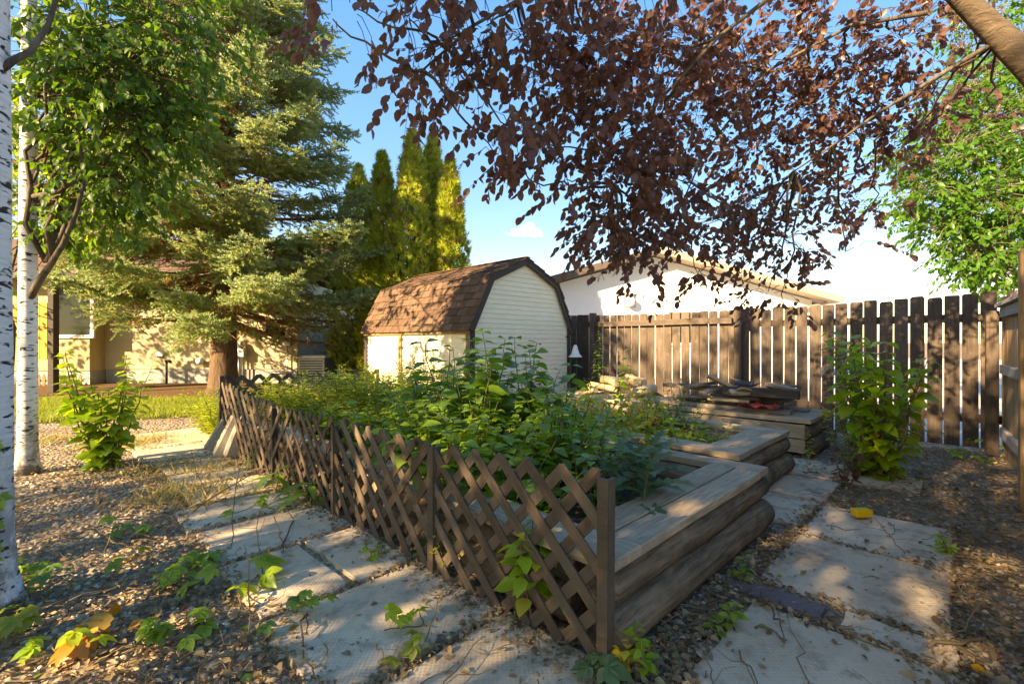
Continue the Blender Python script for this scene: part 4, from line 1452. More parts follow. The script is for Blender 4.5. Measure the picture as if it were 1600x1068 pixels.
mass = [(815, 2.9, 630), (765, 2.85, 640), (705, 3.0, 640), (655, 3.2, 640), (868, 2.75, 655), (905, 2.55, 690), (742, 2.45, 690), (795, 2.4, 700), (690, 2.7, 670), (610, 3.5, 640), (575, 3.8, 645), (720, 3.6, 600), (845, 3.0, 640),
        (640, 2.9, 665), (880, 3.1, 640), (590, 3.3, 665), (545, 3.7, 668), (835, 2.35, 700), (770, 3.5, 590), (820, 3.5, 605), (680, 3.7, 595), (860, 3.4, 620), (740, 2.8, 640), (700, 2.5, 680), (620, 3.0, 660), (910, 2.8, 660), (780, 3.9, 585), (660, 4.2, 610), (720, 4.2, 600)]
for i, (px, Y, tp_) in enumerate(mass):
    sapling('leafy_weed', ('bright', 'dark', 'bright')[i % 3] + ' green leafy weed ' + ('close behind the lattice slats' if Y < 2.75 else 'in the middle of the lattice bed' if Y < 3.35 else 'on the shed side of the lattice bed'), 'weed', at(px, Y), topz(tp_ - 24, Y), ('leaf_mid', 'leaf_dark', 'leaf_mid')[i % 3], OVATE, 'ovate', .12, 8, .38, .065, 2, .08,
            group='green weeds filling the lattice bed', droop=.5, up=.35, second='leaf_lime', p2=.3)
# yellow-green goldenrod like weeds, sunlit, at the far end and before the shed
gold = [(385, 5.0, 612), (415, 4.9, 600), (450, 4.8, 590), (480, 4.7, 600), (505, 4.6, 588), (540, 4.5, 578), (565, 4.5, 590), (600, 4.4, 600), (520, 4.25, 630), (470, 4.4, 635), (560, 4.15, 640), (430, 4.6, 625), (600, 4.1, 640),
        (600, 5.2, 575), (622, 5.4, 568), (640, 5.4, 575), (655, 5.3, 560), (665, 5.6, 562), (690, 5.5, 565), (720, 5.6, 580), (585, 4.9, 585), (550, 4.8, 575), (610, 4.7, 595), (640, 4.9, 590), (840, 5.2, 625), (760, 5.3, 620), (800, 5.4, 610), (815, 5.2, 630), (870, 5.2, 600), (350, 5.3, 610), (330, 5.6, 615)]
for i, (px, Y, tp_) in enumerate(gold):
    onbed = 370 < px < 610
    sapling('goldenrod', 'feathery yellow green weed ' + ('inside the far end of the lattice bed' if onbed else 'outside the lattice by the leaning blocks' if px < 370 else 'between the beds and the shed wall'), 'weed', at(px, Y, SOILZ if onbed else 0), topz(tp_, Y) + .05, 'leaf_weed', LANCE_S, 'lance_s', .105, 20, .34, .024, 2, .08,
            group='sunlit feathery weeds before the shed', droop=.3, obj=False, up=.5, second='leaf_lime', p2=.25, sr=.003)
# second bed: yellowing plants, small bushes
for i, (px, Y, tp_, h2) in enumerate([(985, 3.7, 690, 0), (1010, 3.8, 665, 0), (945, 4.0, 650, 0), (1040, 3.6, 672, 0), (1075, 3.5, 668, 0), (920, 4.3, 640, 0), (970, 4.2, 640, 0), (935, 3.5, 650, 0), (900, 4.0, 640, 0), (960, 3.8, 660, 0), (1025, 4.1, 640, 0), (880, 4.5, 620, 0), (1000, 4.4, 628, 0), (1060, 3.9, 655, 0), (860, 4.1, 650, 0), (905, 4.6, 598, 0), (940, 4.4, 606, 0), (975, 4.6, 598, 0), (1010, 4.3, 610, 0), (890, 4.2, 622, 0), (925, 3.8, 628, 0), (960, 4.0, 622, 0), (1045, 4.0, 640, 0)]):
    sapling('yellowing_plant', ('plant with drooping yellow leaves', 'pale yellow green plant', 'green plant with few yellow leaves')[i % 3] + ' growing in the middle bed', 'plant', at(px, Y), topz(tp_, Y), ('leaf_yellow', 'leaf_lime', 'leaf_mid')[i % 3], OVATE, 'ovate', .105, 6, .30, .06, 2, .15,
            group='yellowing plants in the middle bed', droop=1.0, up=.1, second='leaf_yellow', p2=.3, stem_mat='stalk_brown', sr=.003)
for i, (px, Y, tp_, mt, lab) in enumerate([(1105, 3.75, 645, 'leaf_lime', 'low bright green clump in the corner of the middle bed'), (1045, 4.5, 585, 'leaf_dark', 'dark twiggy bush with tiny leaves before the lumber'),
                                           (1075, 4.4, 605, 'leaf_mid', 'small leaved green bush beside the dark twiggy one'), (1015, 4.7, 600, 'leaf_weed', 'pale dry bush with tiny leaves in the middle bed')]):
    sapling('small_bush', lab, 'bush', at(px, Y), topz(tp_, Y), mt, OVATE_S, 'ov_s', .065 if i == 0 else .04, 12, .32 if i else .25, .045, 2, .1, droop=.3, obj=False, up=.5, sr=.0025, stem_mat='stalk_brown')
sapling('yellow_sapling', 'upright lime green sapling rising from the joint between the two beds', 'sapling', UV(1.74, .75, .0), topz(600, 3.4), 'leaf_lime', OVATE, 'ovate', .085, 2, .1, .07, 2, .45, droop=.6, up=.2, second='leaf_yellow', p2=.3)
sapling('sapling', 'bright sunlit vine with broad leaves against the brown fence by the shed', 'sapling', at(952, 6.2, 0), topz(545, 6.2), 'leaf_lime', HEART, 'heart', .14, 4, .35, .12, 2, .2, droop=.5, up=.2)
sapling('vine', 'thin vine climbing the fence boards beside the shed', 'vine', at(933, 7.3, 0), topz(512, 7.3), 'leaf_mid', OVATE_S, 'ov_s', .07, 2, .12, .06, 2, .25, droop=.5, up=.1, obj=False)
# thistle at the bed corner
for px, Y, n_ in ((985, 2.35, 16), (1010, 2.55, 12), (955, 2.3, 12), (1000, 2.2, 10)):
    b = at(px, Y)
    th_ = thing('thistle', 'grey green spiny thistle sprawling over the cap boards at the bed corner', 'thistle', b, 0, 'thistles at the bed corner')
    m = MB(); m.tube(wander((0, 0, 0), (.03, -.03, .30), 6, .1), np.linspace(.008, .004, 6), 6, False); m.obj('stem', 'stalk_green', th_, True)
    pos, d, nn, s_ = [], [], [], []
    for k in range(n_):
        a = k * 2.4 + rng.normal(0, .2); f_ = k / n_
        pos.append(b + np.array([.03 * f_, -.03 * f_, .05 + .28 * f_])); d.append([math.cos(a), math.sin(a), .25 + f_ * .9]); nn.append([-math.cos(a) * .4, -math.sin(a) * .4, 1]); s_.append(rng.uniform(.20, .30) * (1 - .4 * f_))
    leaf_objects(th_, tpl_mesh('thistle', THISTLE, 'leaf_thistle'), np.array(pos), frames(np.array(d), np.array(nn)), np.array(s_))
# shrubs by the paths
sapling('poplar_shrub', 'leafy green shrub growing from the litter before the brown fence', 'shrub', G(1375, 748), topz(520, 3.75), 'leaf_lime', HEART, 'heart', .13, 14, .38, .07, 2, .05, hmin=.72, prof=([0, .3, .8, 1], [.9, 1.0, .95, .7]), droop=.6, up=.15, sr=.005, stem_mat='stalk_brown', second='leaf_lime', p2=.35)
sapling('poplar_shrub', 'low dense green shrub at the foot of the leafy one', 'shrub', G(1345, 745), topz(640, 3.7), 'leaf_dark', OVATE_S, 'ov_s', .06, 14, .3, .05, 2, .1, droop=.4, up=.3, obj=False, stem_mat='stalk_brown')
sapling('poplar_shrub', 'sunlit bushy sapling standing on the gravel by the lawn', 'shrub', G(163, 733), topz(548, 4.05), 'leaf_mid', HEART, 'heart', .12, 16, .40, .07, 2, .06, hmin=.65, droop=.6, up=.15, sr=.005, stem_mat='stalk_brown', second='leaf_lime', p2=.5)
sapling('red_sapling', 'small sapling with dark red leaves beside the paving', 'sapling', G(1322, 762), topz(690, 3.45), 'leaf_red', OVATE, 'ovate', .075, 4, .16, .07, 2, .3, droop=.5, stem_mat='stalk_brown')
# plants along the lattice, on the path side
lp = sapling('seedling', 'lime green ash seedling leaning on the lattice by the end post', 'seedling', G(838, 985) + np.array([0, 0, .0]), .42, 'leaf_lime', OVATE, 'ovate', .115, 3, .12, .06, 2, .35, droop=.45, up=.2, stem_mat='stalk_brown', sr=.003, second='leaf_yellow', p2=.06)
for px, py, h, mt, n_, lab in ((700, 905, .20, 'leaf_lime', 2, 'small lime seedling at the lattice joint post'), (735, 885, .16, 'leaf_lime', 2, 'tiny pale seedling beside the lattice joint post'), (585, 805, .30, 'leaf_lime', 2, 'thin yellow seedling against the lattice'),
                               (975, 1060, .16, 'leaf_yellow', 3, 'yellow leaved seedling at the foot of the end post'), (1010, 1062, .17, 'leaf_lime', 3, 'green seedling at the foot of the lower log'),
                               (1150, 915, .15, 'leaf_mid', 2, 'small round leaved seedling beside the lower log'), (655, 870, .14, 'leaf_mid', 2, 'low seedling in the paving joint by the lattice'), (590, 880, .10, 'leaf_lime', 2, 'pale seedling in the paving joint'),
                               (1125, 985, .10, 'leaf_mid', 3, 'low dark seedling in the litter along the log'), (1490, 870, .10, 'leaf_lime', 3, 'lime weed at the slab edge by the gravel'), (1260, 735, .3, 'leaf_lime', 1, 'lone thin stalk with few leaves beside the middle bed')):
    b = G(px, py)
    sapling('seedling', lab, 'seedling', b, h, mt, OVATE, 'ovate', .055, n_, .08, .045, 2, .4, droop=.4, up=.25, stem_mat='stalk_brown', sr=.002)
for i, (px, py, mt, s_, n_) in enumerate([(430, 770, 'leaf_dark', .22, 9), (485, 790, 'leaf_dark', .25, 11), (470, 745, 'leaf_mid', .20, 9), (510, 780, 'leaf_lime', .16, 8), (395, 735, 'leaf_mid', .16, 8), (440, 720, 'leaf_lime', .18, 8), (540, 770, 'leaf_mid', .16, 7), (480, 720, 'leaf_weed', .2, 8)]):
    b = G(px, py)
    hp = thing('drooping_plant', 'plant with long limp leaves flopped over the slabs by the lattice', 'plant', b, 0, 'limp leaved plants along the lattice')
    m = MB(); m.tube(wander((0, 0, 0), (.02, .02, .16), 5, .1), np.linspace(.006, .003, 5), 5, False); m.obj('stem', 'stalk_green', hp, True)
    pos, d, nn, sz = [], [], [], []
    for k in range(n_):
        a = k * 2.4 + i
        zz = .05 + .13 * k / n_
        pos.append(b + np.array([0, 0, zz])); d.append([math.cos(a), math.sin(a), rng.uniform(-.35, .45)]); nn.append([rng.normal(0, .3), rng.normal(0, .3), 1]); sz.append(s_ * rng.uniform(.7, 1.15))
    leaf_objects(hp, tpl_mesh('lance', LANCE, mt), np.array(pos), frames(np.array(d), np.array(nn)), np.array(sz))
# creeper clusters on the ground and at the birch foot
crp = [(405, 905, .085, 'leaf_lime'), (310, 885, .09, 'leaf_mid'), (270, 935, .085, 'leaf_mid'), (240, 915, .07, 'leaf_lime'), (175, 905, .06, 'leaf_weed'), (205, 845, .06, 'leaf_mid'), (190, 830, .06, 'leaf_dark'), (330, 990, .06, 'leaf_mid'),
       (255, 1015, .06, 'leaf_mid'), (285, 1010, .06, 'leaf_dark'), (60, 985, .07, 'leaf_weed'), (30, 925, .06, 'leaf_dark'), (50, 930, .06, 'leaf_mid'), (18, 985, .06, 'leaf_dark'), (10, 1020, .06, 'leaf_lime'), (150, 1040, .06, 'leaf_lime'), (435, 980, .05, 'leaf_dark'),
       (480, 965, .05, 'leaf_mid'), (660, 985, .05, 'leaf_lime'), (600, 1050, .05, 'leaf_weed'), (920, 1060, .08, 'leaf_thistle'), (430, 800, .06, 'leaf_lime'), (1540, 740, .07, 'leaf_mid'), (1505, 720, .07, 'leaf_lime'), (1450, 715, .06, 'leaf_mid'), (1560, 715, .07, 'leaf_mid'), (1480, 690, .07, 'leaf_mid')]
for i, (px, py, s_, mt) in enumerate(crp):
    b = G(px, py)
    tone = {'leaf_lime': 'lime green', 'leaf_mid': 'mid green', 'leaf_dark': 'dark green', 'leaf_weed': 'yellowish', 'leaf_thistle': 'grey green'}[mt]
    where = 'at the foot of the thick birch' if px < 100 else 'on the gravel beside the orange vine leaves' if px < 300 and py > 960 else 'on the gravel between birch and slabs' if px < 360 else \
        'over the slabs by the lattice' if px < 900 else 'at the foot of the lattice end post' if px < 1000 else 'on the litter before the brown fence'
    cp = thing('creeper', tone + ' creeper runner ' + where, 'creeper', b, 0, 'creepers trailing over the ground')
    end = np.array([rng.normal(0, .14), rng.normal(0, .14), .03])
    path = wander((0, 0, .02), end, 6, .3, .12)
    m = MB(); m.tube(path, .0025, 4, False); m.obj('runner', 'stalk_brown', cp, True)
    n_ = 4
    pos = [b + path[min(5, k + 1)] + np.array([rng.normal(0, .035), rng.normal(0, .035), rng.uniform(.02, .07)]) for k in range(n_)]
    a = rng.random(n_) * 6.283
    d = np.stack([np.cos(a), np.sin(a), np.full(n_, -.1)], 1)
    leaf_objects(cp, tpl_mesh('palm5', PALM5, mt), np.array(pos), frames(d, np.tile([0, -.25, 1.0], (n_, 1)) + rng.normal(0, .2, (n_, 3))), s_ * rng.uniform(.8, 1.2, n_))
for px, py, s_, lab in ((120, 1020, .095, 'big orange and yellow leaves of a dying vine on the gravel'), (85, 690, .0, ''), (1085, 1068, 0, '')):
    if not s_: continue
    b = G(px, py)
    cp = thing('dying_vine', lab, 'vine', b)
    m = MB(); m.tube(wander((-.1, .05, .02), (.1, 0, .06), 6, .3, .1), .004, 5, False); m.obj('runner', 'stalk_brown', cp, True)
    n_ = 11
    pos = b + rng.normal(0, .075, (n_, 3)); pos[:, 2] = rng.uniform(.03, .10, n_)
    a = rng.random(n_) * 6.283
    d = np.stack([np.cos(a), np.sin(a), rng.normal(-.2, .2, n_)], 1)
    leaf_objects(cp, tpl_mesh('broad', BROAD, 'leaf_orange'), pos, frames(d, np.tile([0, -.35, 1.0], (n_, 1)) + rng.normal(0, .3, (n_, 3))), s_ * rng.uniform(.6, 1.1, n_))
# ivy climbing the near birch
iv = thing('ivy', 'green ivy climbing the foot of the thick white birch', 'ivy', (-1.99, 1.80, 0))
m = MB(); m.tube(wander((0, 0, 0), (-.01, -.03, .75), 9, .12), .004, 5, False); m.obj('runner', 'stalk_brown', iv, True)
n_ = 20
zz = rng.random(n_) * .78
pos = np.stack([-1.985 + rng.normal(0, .035, n_), 1.76 + rng.normal(0, .025, n_), zz], 1)
d = np.stack([rng.normal(.3, .5, n_), rng.normal(-.3, .4, n_), np.full(n_, -.7)], 1)
leaf_objects(iv, tpl_mesh('palm5', PALM5, 'leaf_dark'), pos, frames(d, np.tile([.5, -1.0, .5], (n_, 1)) + rng.normal(0, .3, (n_, 3))), rng.uniform(.035, .06, n_))

# ------------------------------------------------------------------ scrap lumber and firewood on the boarded bed
def plank_thing(name, lab, u, v, z, ln, w, th, turn, mat, roll=0.0, pitch=0.0, cat='plank', group=None):
    t_ = boxmesh(name, ln, w, th, mat, .004, .003)
    p = UV(u, v, z)
    o = link(name, t_, None, loc=p, rot=(roll, pitch, ANG + R_(90) + turn))
    return tag(o, lab, cat, group)
ZB = BED_TOP + .004
G1 = 'weathered boards in the lumber pile'
for k, (u, v, z, ln, w, th, tn, ro, pi_) in enumerate([(3.98, .42, ZB, 1.9, .14, .04, .05, 0, 0), (4.16, .50, ZB, 1.7, .12, .04, -.06, 0, 0), (4.34, .35, ZB, 2.0, .15, .03, .02, 0, 0), (4.02, .55, ZB + .045, 1.6, .13, .035, -.10, 0, 0), (4.22, .60, ZB + .045, 1.5, .09, .05, .12, 0, 0),
                                                       (4.36, .62, ZB + .04, 1.3, .14, .03, -.03, 0, 0), (4.10, .75, ZB + .10, 1.4, .10, .03, .2, .1, .02), (4.25, .5, ZB + .10, 1.2, .14, .025, -.15, -.08, 0), (4.3, .62, ZB + .135, .8, .11, .02, .35, .05, 0), (4.12, .45, ZB + .17, 1.5, .14, .035, .06, .1, -.02), (4.3, .55, ZB + .16, 1.3, .15, .03, -.12, -.15, .0), (4.2, .7, ZB + .21, 1.1, .12, .03, .22, .05, .03), (4.05, .9, ZB + .16, 1.3, .13, .04, -.05, 0, -.03), (4.35, .5, ZB + .23, .7, .14, .02, .5, .1, .05), (4.25, .42, ZB + .26, .55, .10, .02, -.4, .2, 0)]):
    plank_thing('scrap_board', 'weathered grey brown board lying in the lumber pile on the boarded bed', u, v, z, ln * .72, w, th, tn, 'old_plank', ro, pi_, group=G1)
plank_thing('dark_beam', 'dark square beam lying across the front of the lumber pile', 3.95, .34, ZB + .165, .72, .09, .09, .09, 'trim_dark', cat='beam')
plank_thing('pale_offcut', 'pale wood offcut propped at an angle on the lumber pile', 3.95, 1.0, ZB + .22, .28, .11, .035, .6, 'cut_wood', .2, -.5, cat='offcut')
plank_thing('pale_offcut', 'thin pale offcut lying flat below the propped one', 3.93, .80, ZB + .09, .42, .05, .03, .15, 'cut_wood', cat='offcut')
for k in range(16):
    ln = rng.uniform(.18, .6)
    plank_thing('wood_scrap', 'short broken wood scrap thrown on top of the lumber pile', rng.uniform(3.95, 4.5), rng.uniform(.4, 1.2), ZB + rng.uniform(.16, .27), ln, rng.uniform(.05, .13), rng.uniform(.012, .035), rng.uniform(-1.4, 1.4),
                ('old_plank', 'old_plank', 'trim_dark', 'weathered')[k % 4], rng.normal(0, .3), rng.normal(0, .14), cat='scrap', group='scraps on the lumber pile')
rc = MB()
nn_ = 8
V = []
for i in range(nn_ + 1):
    for j in range(5):
        V.append((.36 * i / nn_, .16 * j / 4, .03 + .035 * math.sin(i * 1.7 + j) * math.cos(j * 1.3) + .02))
Fs = [(i * 5 + j, i * 5 + j + 1, i * 5 + j + 6, i * 5 + j + 5) for i in range(nn_) for j in range(4)]
rc.add(V, Fs)
o = rc.obj('red_rag', 'red_cloth', None, True, loc=UV(3.9, .5, ZB + .03), rot=(0, 0, ANG + R_(85)))
tag(o, 'crumpled red rag tucked under the boards of the lumber pile', 'rag')
for k in range(7):
    u, v = 4.35 + rng.uniform(-.25, .25), 2.45 + rng.uniform(-.4, .5)
    o = link('firewood_log', logmesh('firewood_log', rng.uniform(.25, .42), rng.uniform(.045, .075), 'cut_wood', 10), None, loc=UV(u, v, ZB + .06 + (k // 4) * .11), rot=(0, rng.normal(0, .1), rng.uniform(0, 3.1)))
    tag(o, 'pale cut firewood log heaped on the boarded bed near the shed', 'log', 'firewood heap')
dry = thing('dried_leaf_bunch', 'dry yellow brown bunch of leaves at the edge of the lumber pile', 'leaves', UV(4.05, .12, ZB))
pos = UV(4.05, .12, ZB) + np.abs(rng.normal(0, .05, (22, 3))) * [1, 1, 1.2]
leaf_objects(dry, tpl_mesh('lance', LANCE, 'leaf_yellow'), pos, frames(rng.normal(0, 1, (22, 3)), rng.normal(0, .5, (22, 3)) + [0, 0, 1]), rng.uniform(.06, .12, 22))

# yellow block and leaning concrete blocks
yb = MB()
yb.prism([(-.050, 0), (.050, 0), (.056, .040), (.044, .046), (-.054, .046)], -.028, .028)
o = yb.obj('plastic_block', 'yellow_plastic', None, bevel=.004, loc=G(1346, 806, .03), rot=(0, 0, R_(4)))
tag(o, 'bright yellow plastic block lying on the grey paving', 'block')
for k, (px, py, rz, tl, lab, sc) in enumerate([(350, 716, .6, .42, 'tan concrete block leaning on the lattice, in front of two others', 1.0), (368, 716, .75, .34, 'tan concrete block leaning close against the lattice', 1.0), (332, 706, .45, .52, 'tan concrete block leaning nearest the sunlit weeds', .85)]):
    m = MB(); m.box(-.11 * sc, .11 * sc, -.045, .045, 0, .40 * sc)
    p = G(px, py)
    o = m.obj('concrete_block', 'block_concrete', None, bevel=.018, loc=(p[0], p[1], .005), rot=(0, tl, rz))
    tag(o, lab, 'block')

# ------------------------------------------------------------------ loose stuff: pebbles, leaf litter, twigs, grass
def uvof(x, y):
    r_ = np.stack([x, y], 1) - O2
    return r_ @ U2, r_ @ V2
slabs = [(-.8, .0, -.95, 6.1), (-.62, .72, -.87, -.24), (.94, 2.31, -.83, -.19), (1.78, 3.0, -.16, .34), (.74, .9, -.86, -.1)]
beds_ = [(-.06, 1.67, -.04, 4.55), (1.87, 3.04, .2, 3.55), (3.7, 4.72, .2, 3.45)]
def inside(u, v, L, pad=0.0):
    k = np.zeros(len(u), bool)
    for a, b, c, d in L:
        k |= (u > a - pad) & (u < b + pad) & (v > c - pad) & (v < d + pad)
    return k
def ring(n, r0=1.2, r1=9.0, half=70):
    r_ = np.exp(rng.uniform(math.log(r0), math.log(r1), n))
    a = R_(1) * rng.uniform(-half, half, n)
    return r_ * np.sin(a), r_ * np.cos(a)
def yard(x, y):
    u, v = uvof(x, y)
    return (u < 5.25) & (v > -4.5) & (y < 8.6)
# pebbles
bm = bmesh.new(); bmesh.ops.create_icosphere(bm, subdivisions=1, radius=.5)
bmesh.ops.triangulate(bm, faces=bm.faces[:])
pv = np.array([v_.co[:] for v_ in bm.verts]); pt_ = np.array([[v_.index for v_ in f_.verts] for f_ in bm.faces]); bm.free()
pv = pv * (1 + rng.normal(0, .07, (len(pv), 1)))
x, y = ring(30000, 1.3, 8.0)
u, v = uvof(x, y)
patch = np.sin(x * 2.3 + 1) * np.sin(y * 1.9) + .6 * np.sin(x * 5.1 + y * 3.3)
left = u < -.75
keep = yard(x, y) & ~inside(u, v, slabs, .01) & ~inside(u, v, beds_) & (rng.random(len(x)) < np.where(left, .85 + .25 * patch, .35 + .3 * patch))
x, y = x[keep], y[keep]
N = len(x)
s_ = rng.lognormal(math.log(.022), .32, N)
sc = np.stack([rng.uniform(.85, 1.35, N), rng.uniform(.7, 1.0, N), rng.uniform(.4, .7, N)], 1)
Rm = frames(np.stack([np.cos(rng.random(N) * 6.28), np.sin(rng.random(N) * 6.28), rng.normal(0, .2, N)], 1), np.tile([0, 0, 1.0], (N, 1)) + rng.normal(0, .25, (N, 3)))
Rm = Rm * sc[:, None, :]
me = scatter_mesh('gravel', (pv, pt_), np.stack([x, y, s_ * .12], 1), Rm, s_, 'pebble')
tag(link('gravel', me), 'loose grey and tan gravel covering the yard', 'gravel', kind='stuff')
print('pebbles', N)
# dead leaves and bark bits
def litter(name, n, tpl, mat, smin, smax, dens, label, r1=9.0, zup=.02, tiltn=.5):
    x, y = ring(n, 1.25, r1)
    u, v = uvof(x, y)
    onslab = inside(u, v, slabs)
    k = yard(x, y) & ~inside(u, v, beds_) & (rng.random(n) < dens(x, y, u, v, onslab))
    x, y, onslab = x[k], y[k], onslab[k]
    N = len(x)
    a = rng.random(N) * 6.283
    d = np.stack([np.cos(a), np.sin(a), rng.normal(0, .18, N)], 1)
    nr = np.tile([0, 0, 1.0], (N, 1)) + rng.normal(0, tiltn, (N, 3))
    z = np.where(onslab, .026, rng.uniform(.006, zup, N) + .006)
    me = scatter_mesh(name, tpl, np.stack([x, y, z], 1), frames(d, nr), rng.uniform(smin, smax, N), mat)
    o = link(name, me)
    tag(o, label, name.replace('_', ' '), kind='stuff')
    print(name, N)
def edge(u, v):          # debris gathers along the lattice, the logs and the slab joints
    e = np.exp(-((u + .02) / .10) ** 2) * (v > -.3) * (v < 4.8)
    e = np.maximum(e, np.exp(-((v + .08) / .10) ** 2) * (u > 0) * (u < 1.8))
    for a, b in rows:
        e = np.maximum(e, .75 * np.exp(-((v - a + .02) / .035) ** 2) * (u < 0) * (u > -.85))
    for a in (.73, .92, 1.64, 2.34):
        e = np.maximum(e, .8 * np.exp(-((u - a) / .035) ** 2) * (v < 0) * (v > -.9))
    return e
def nz2(x, y): return .5 + .5 * np.sin(x * 3.1 + 2 * np.sin(y * 2.3)) * np.sin(y * 2.7 + 1.3)
litter('leaf_litter', 60000, OVATE_S, 'leaf_dead', .014, .042, lambda x, y, u, v, s: np.where(s, .015 + .6 * edge(u, v), .50 + .45 * nz2(x, y) + .3 * (u > 0)), 'brown dead leaves and scraps strewn over the gravel', zup=.03)
litter('bark_crumbs', 42000, LANCE_S, 'leaf_dead', .008, .028, lambda x, y, u, v, s: np.where(s, .10 * (.3 + nz2(x * 2, y * 2)) + .9 * edge(u, v), .6), 'brown crumbs of bark and stalk on the paving', zup=.02, tiltn=.8)
litter('yellow_leaves', 420, OVATE_S, 'leaf_orange', .03, .055, lambda x, y, u, v, s: np.where(s, .10, .55), 'scattered yellow and orange fallen leaves', zup=.04)
litter('green_seedlings', 900, OVATE_S, 'leaf_mid', .02, .045, lambda x, y, u, v, s: np.where(s, .02 + .25 * edge(u, v), .5 * (nz2(x + 3, y) > .55)), 'tiny green seedlings sprouting through the gravel', zup=.05, tiltn=.7)
# debris packed in the joints and along the lattice and logs
jp = []
for a, b in rows:
    n = 150
    jp.append(np.stack([rng.uniform(-.78, -.03, n), a - .02 + rng.normal(0, .022, n)], 1))
n = 2600
jp.append(np.stack([-.06 - np.abs(rng.normal(0, .07, n)), rng.uniform(-.2, 4.6, n)], 1))
n = 1500
jp.append(np.stack([-.76 + rng.normal(0, .035, n), rng.uniform(-.3, 4.6, n)], 1))
for a in (.73, .92, 1.64, 2.34):
    n = 170
    jp.append(np.stack([a + rng.normal(0, .022, n), rng.uniform(-.86, -.17, n)], 1))
n = 900
jp.append(np.stack([rng.uniform(0, 2.3, n), -.16 + rng.normal(0, .035, n)], 1))
jp.append(np.stack([rng.uniform(0, 2.3, n), -.84 + rng.normal(0, .04, n)], 1))
jp = np.vstack(jp)
xy = O2 + jp[:, :1] * U2 + jp[:, 1:] * V2
N = len(xy)
a = rng.random(N) * 6.283
me = scatter_mesh('joint_debris', OVATE_S, np.column_stack([xy, rng.uniform(.014, .034, N)]), frames(np.stack([np.cos(a), np.sin(a), rng.normal(0, .25, N)], 1), np.tile([0, 0, 1.0], (N, 1)) + rng.normal(0, .7, (N, 3))), rng.lognormal(math.log(.017), .4, N), 'leaf_dead')
tag(link('joint_debris', me), 'brown leaf crumbs and soil packed in the paving joints', 'debris', kind='stuff')
# dry twigs
tw = MB()
x, y = ring(1500, 1.4, 7)
u, v = uvof(x, y)
k = yard(x, y) & ~inside(u, v, beds_) & (~inside(u, v, slabs) | (rng.random(1500) < .15))
for px_, py_ in zip(x[k], y[k]):
    a = rng.random() * 6.283
    L = rng.uniform(.08, .35)
    p0 = np.array([px_, py_, .038]); p1 = p0 + [math.cos(a) * L, math.sin(a) * L, rng.uniform(-.005, .02)]
    tw.tube(wander(p0, p1, 6, .35, .02), np.linspace(rng.uniform(.0015, .0035), .001, 6), 4, False)
tag(tw.obj('twig_litter', 'stalk_brown', None, True), 'thin dry twigs scattered over gravel and paving', 'twigs', kind='stuff')
for k, (pa, pb, r_) in enumerate([((90, 835), (200, 850), .006), ((480, 960), (500, 1060), .004), ((300, 800), (430, 725), .005), ((1450, 1010), (1560, 1000), .007), ((1180, 980), (1230, 1000), .005), ((1190, 925), (1225, 1005), .004), ((120, 840), (60, 835), .005), ((440, 850), (455, 790), .005), ((160, 790), (150, 760), .004), ((900, 990), (860, 1040), .004), ((1330, 800), (1300, 790), .006)]):
    a, b = G(*pa, .04), G(*pb, .04)
    m = MB(); m.tube(wander(a, b, 9, .35, .03), np.linspace(r_, r_ * .5, 9), 6)
    tag(m.obj('fallen_twig', 'stalk_brown', None, True), 'bare dry twig lying on the ground', 'twig', 'fallen twigs')
# thin upright dead stalks
for k, (px, py, h) in enumerate([(325, 800, .42), (360, 860, .5), (412, 900, .3), (660, 1010, .2), (1480, 1005, .22), (1415, 870, .18), (440, 870, .22), (395, 1005, .35), (860, 905, .35)]):
    b = G(px, py)
    m = MB(); pth = wander((0, 0, 0), (rng.normal(0, .05), rng.normal(0, .05), h), 7, .2); m.tube(pth, np.linspace(.003, .0015, 7), 5, False)
    st_ = thing('dead_stalk', 'thin dead brown stalk standing in the path', 'stalk', b, 0, 'dead stalks along the paths')
    m.obj('stem', 'stalk_brown', st_, True)
    for q in range(3):
        m2 = MB(); m2.tube(wander(pth[3 + q], pth[3 + q] + rng.normal(0, .04, 3) + [0, 0, .03], 4, .2), [.0015, .0012, .001, .0008], 4, False); m2.obj('twig', 'stalk_brown', st_, True)
# lawn grass
def in_poly(x, y, poly):
    k = np.zeros(len(x), bool)
    n = len(poly)
    for i in range(n):
        (x1, y1), (x2, y2) = poly[i], poly[(i + 1) % n]
        k ^= ((y1 > y) != (y2 > y)) & (x < (x2 - x1) * (y - y1) / (y2 - y1 + 1e-12) + x1)
    return k
BL = (np.array([(-.05, 0, 0), (.05, 0, 0), (-.03, .5, .04), (.03, .5, .04), (0, 1, .2)]), np.array([(0, 1, 3), (0, 3, 2), (2, 3, 4)]))
x = rng.uniform(-12, -2.3, 60000); y = rng.uniform(5.9, 8.9, 60000)
k = in_poly(x, y, lawn_pts) & (rng.random(60000) < .8 + .3 * nz2(x, y))
x, y = x[k], y[k]
N = len(x)
d = np.stack([rng.normal(0, .5, N), rng.normal(0, .5, N), np.full(N, 1.0)], 1)
me = scatter_mesh('grass', BL, np.stack([x, y, np.full(N, .008)], 1), frames(d, rng.normal(0, 1, (N, 3))), rng.uniform(.05, .13, N), 'blade')
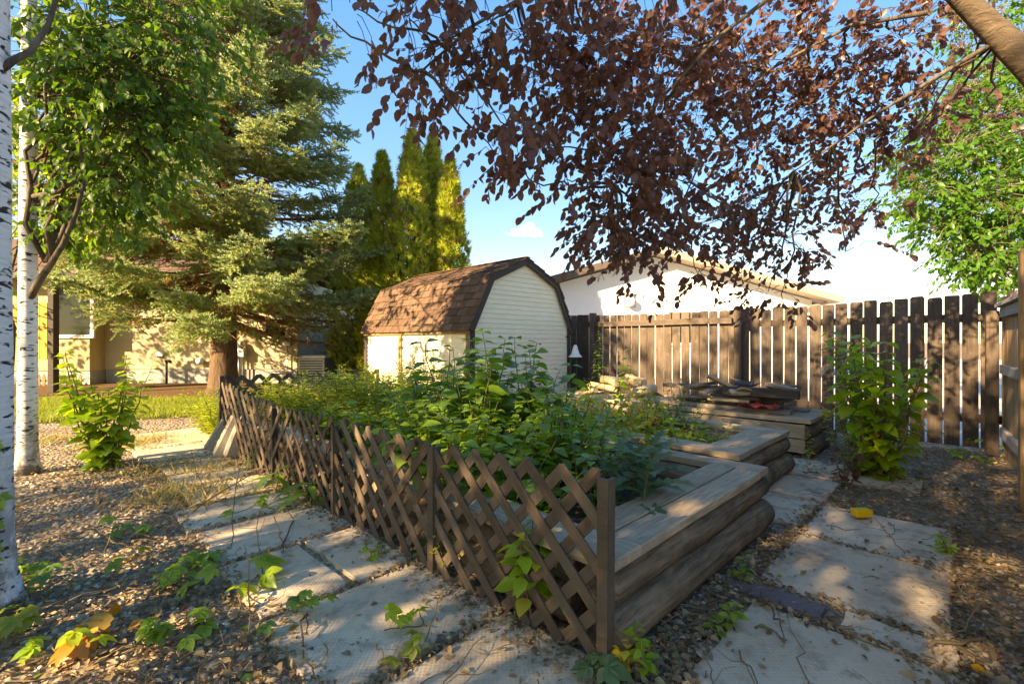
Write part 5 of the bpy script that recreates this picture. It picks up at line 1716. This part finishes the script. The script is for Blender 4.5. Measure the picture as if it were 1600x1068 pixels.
tag(link('grass', me), 'sunlit green lawn grass in front of the house', 'grass', kind='stuff')
# dry grass tufts on the gravel
x, y = ring(2600, 1.6, 7)
u, v = uvof(x, y)
cx = np.array([G(300, 770), G(330, 780), G(270, 775), G(230, 690), G(320, 740), G(520, 735), G(180, 700), G(70, 690), G(250, 735)])
ctr = cx[rng.integers(0, len(cx), 2600)]
x = ctr[:, 0] + rng.normal(0, .16, 2600); y = ctr[:, 1] + rng.normal(0, .16, 2600)
d = np.stack([rng.normal(0, .8, 2600), rng.normal(0, .8, 2600), rng.uniform(.1, 1.0, 2600)], 1)
me = scatter_mesh('dry_grass', BL, np.stack([x, y, np.full(2600, .01)], 1), frames(d, rng.normal(0, 1, (2600, 3))), rng.uniform(.05, .13, 2600), 'straw')
tag(link('dry_grass', me), 'straw coloured dry grass tufts on the gravel', 'grass', kind='stuff')

# ------------------------------------------------------------------ one small cloud
t = NT('cloud_vapour')
pvol = t.n('ShaderNodeVolumePrincipled')
pvol.inputs['Color'].default_value = (1, 1, 1, 1)
nzc = t.noise(t.coord((1, 1, 1)), .11, 4, .6)
dn = t.math('MULTIPLY', t.math('MAXIMUM', t.math('SUBTRACT', nzc, .46), 0.0), .55)
t.l(dn, pvol.inputs['Density'])
t.l(pvol.outputs[0], t.out.inputs['Volume'])
cb = P(820, 360, 420)
cm = bmesh.new()
for dx, dz, r_ in ((0, 0, 7), (-9, -1.5, 5), (8, -2, 5.5), (3, 4, 5), (-15, -3, 3), (14, -3.5, 3)):
    bmesh.ops.create_icosphere(cm, subdivisions=3, radius=r_, matrix=Matrix.Translation((dx, 0, dz)) @ Matrix.Diagonal((1.3, 1.2, .8, 1)))
me = bpy.data.meshes.new('cloud'); cm.to_mesh(me); cm.free(); me.materials.append(M('cloud_vapour'))
rm = None
tag(link('cloud', me, loc=cb), 'small white cloud low in the blue sky above the shed', 'cloud', kind='stuff')
print('objects', len(bpy.data.objects), 'tris', sum(len(o.data.polygons) for o in bpy.data.objects if o.type == 'MESH'))
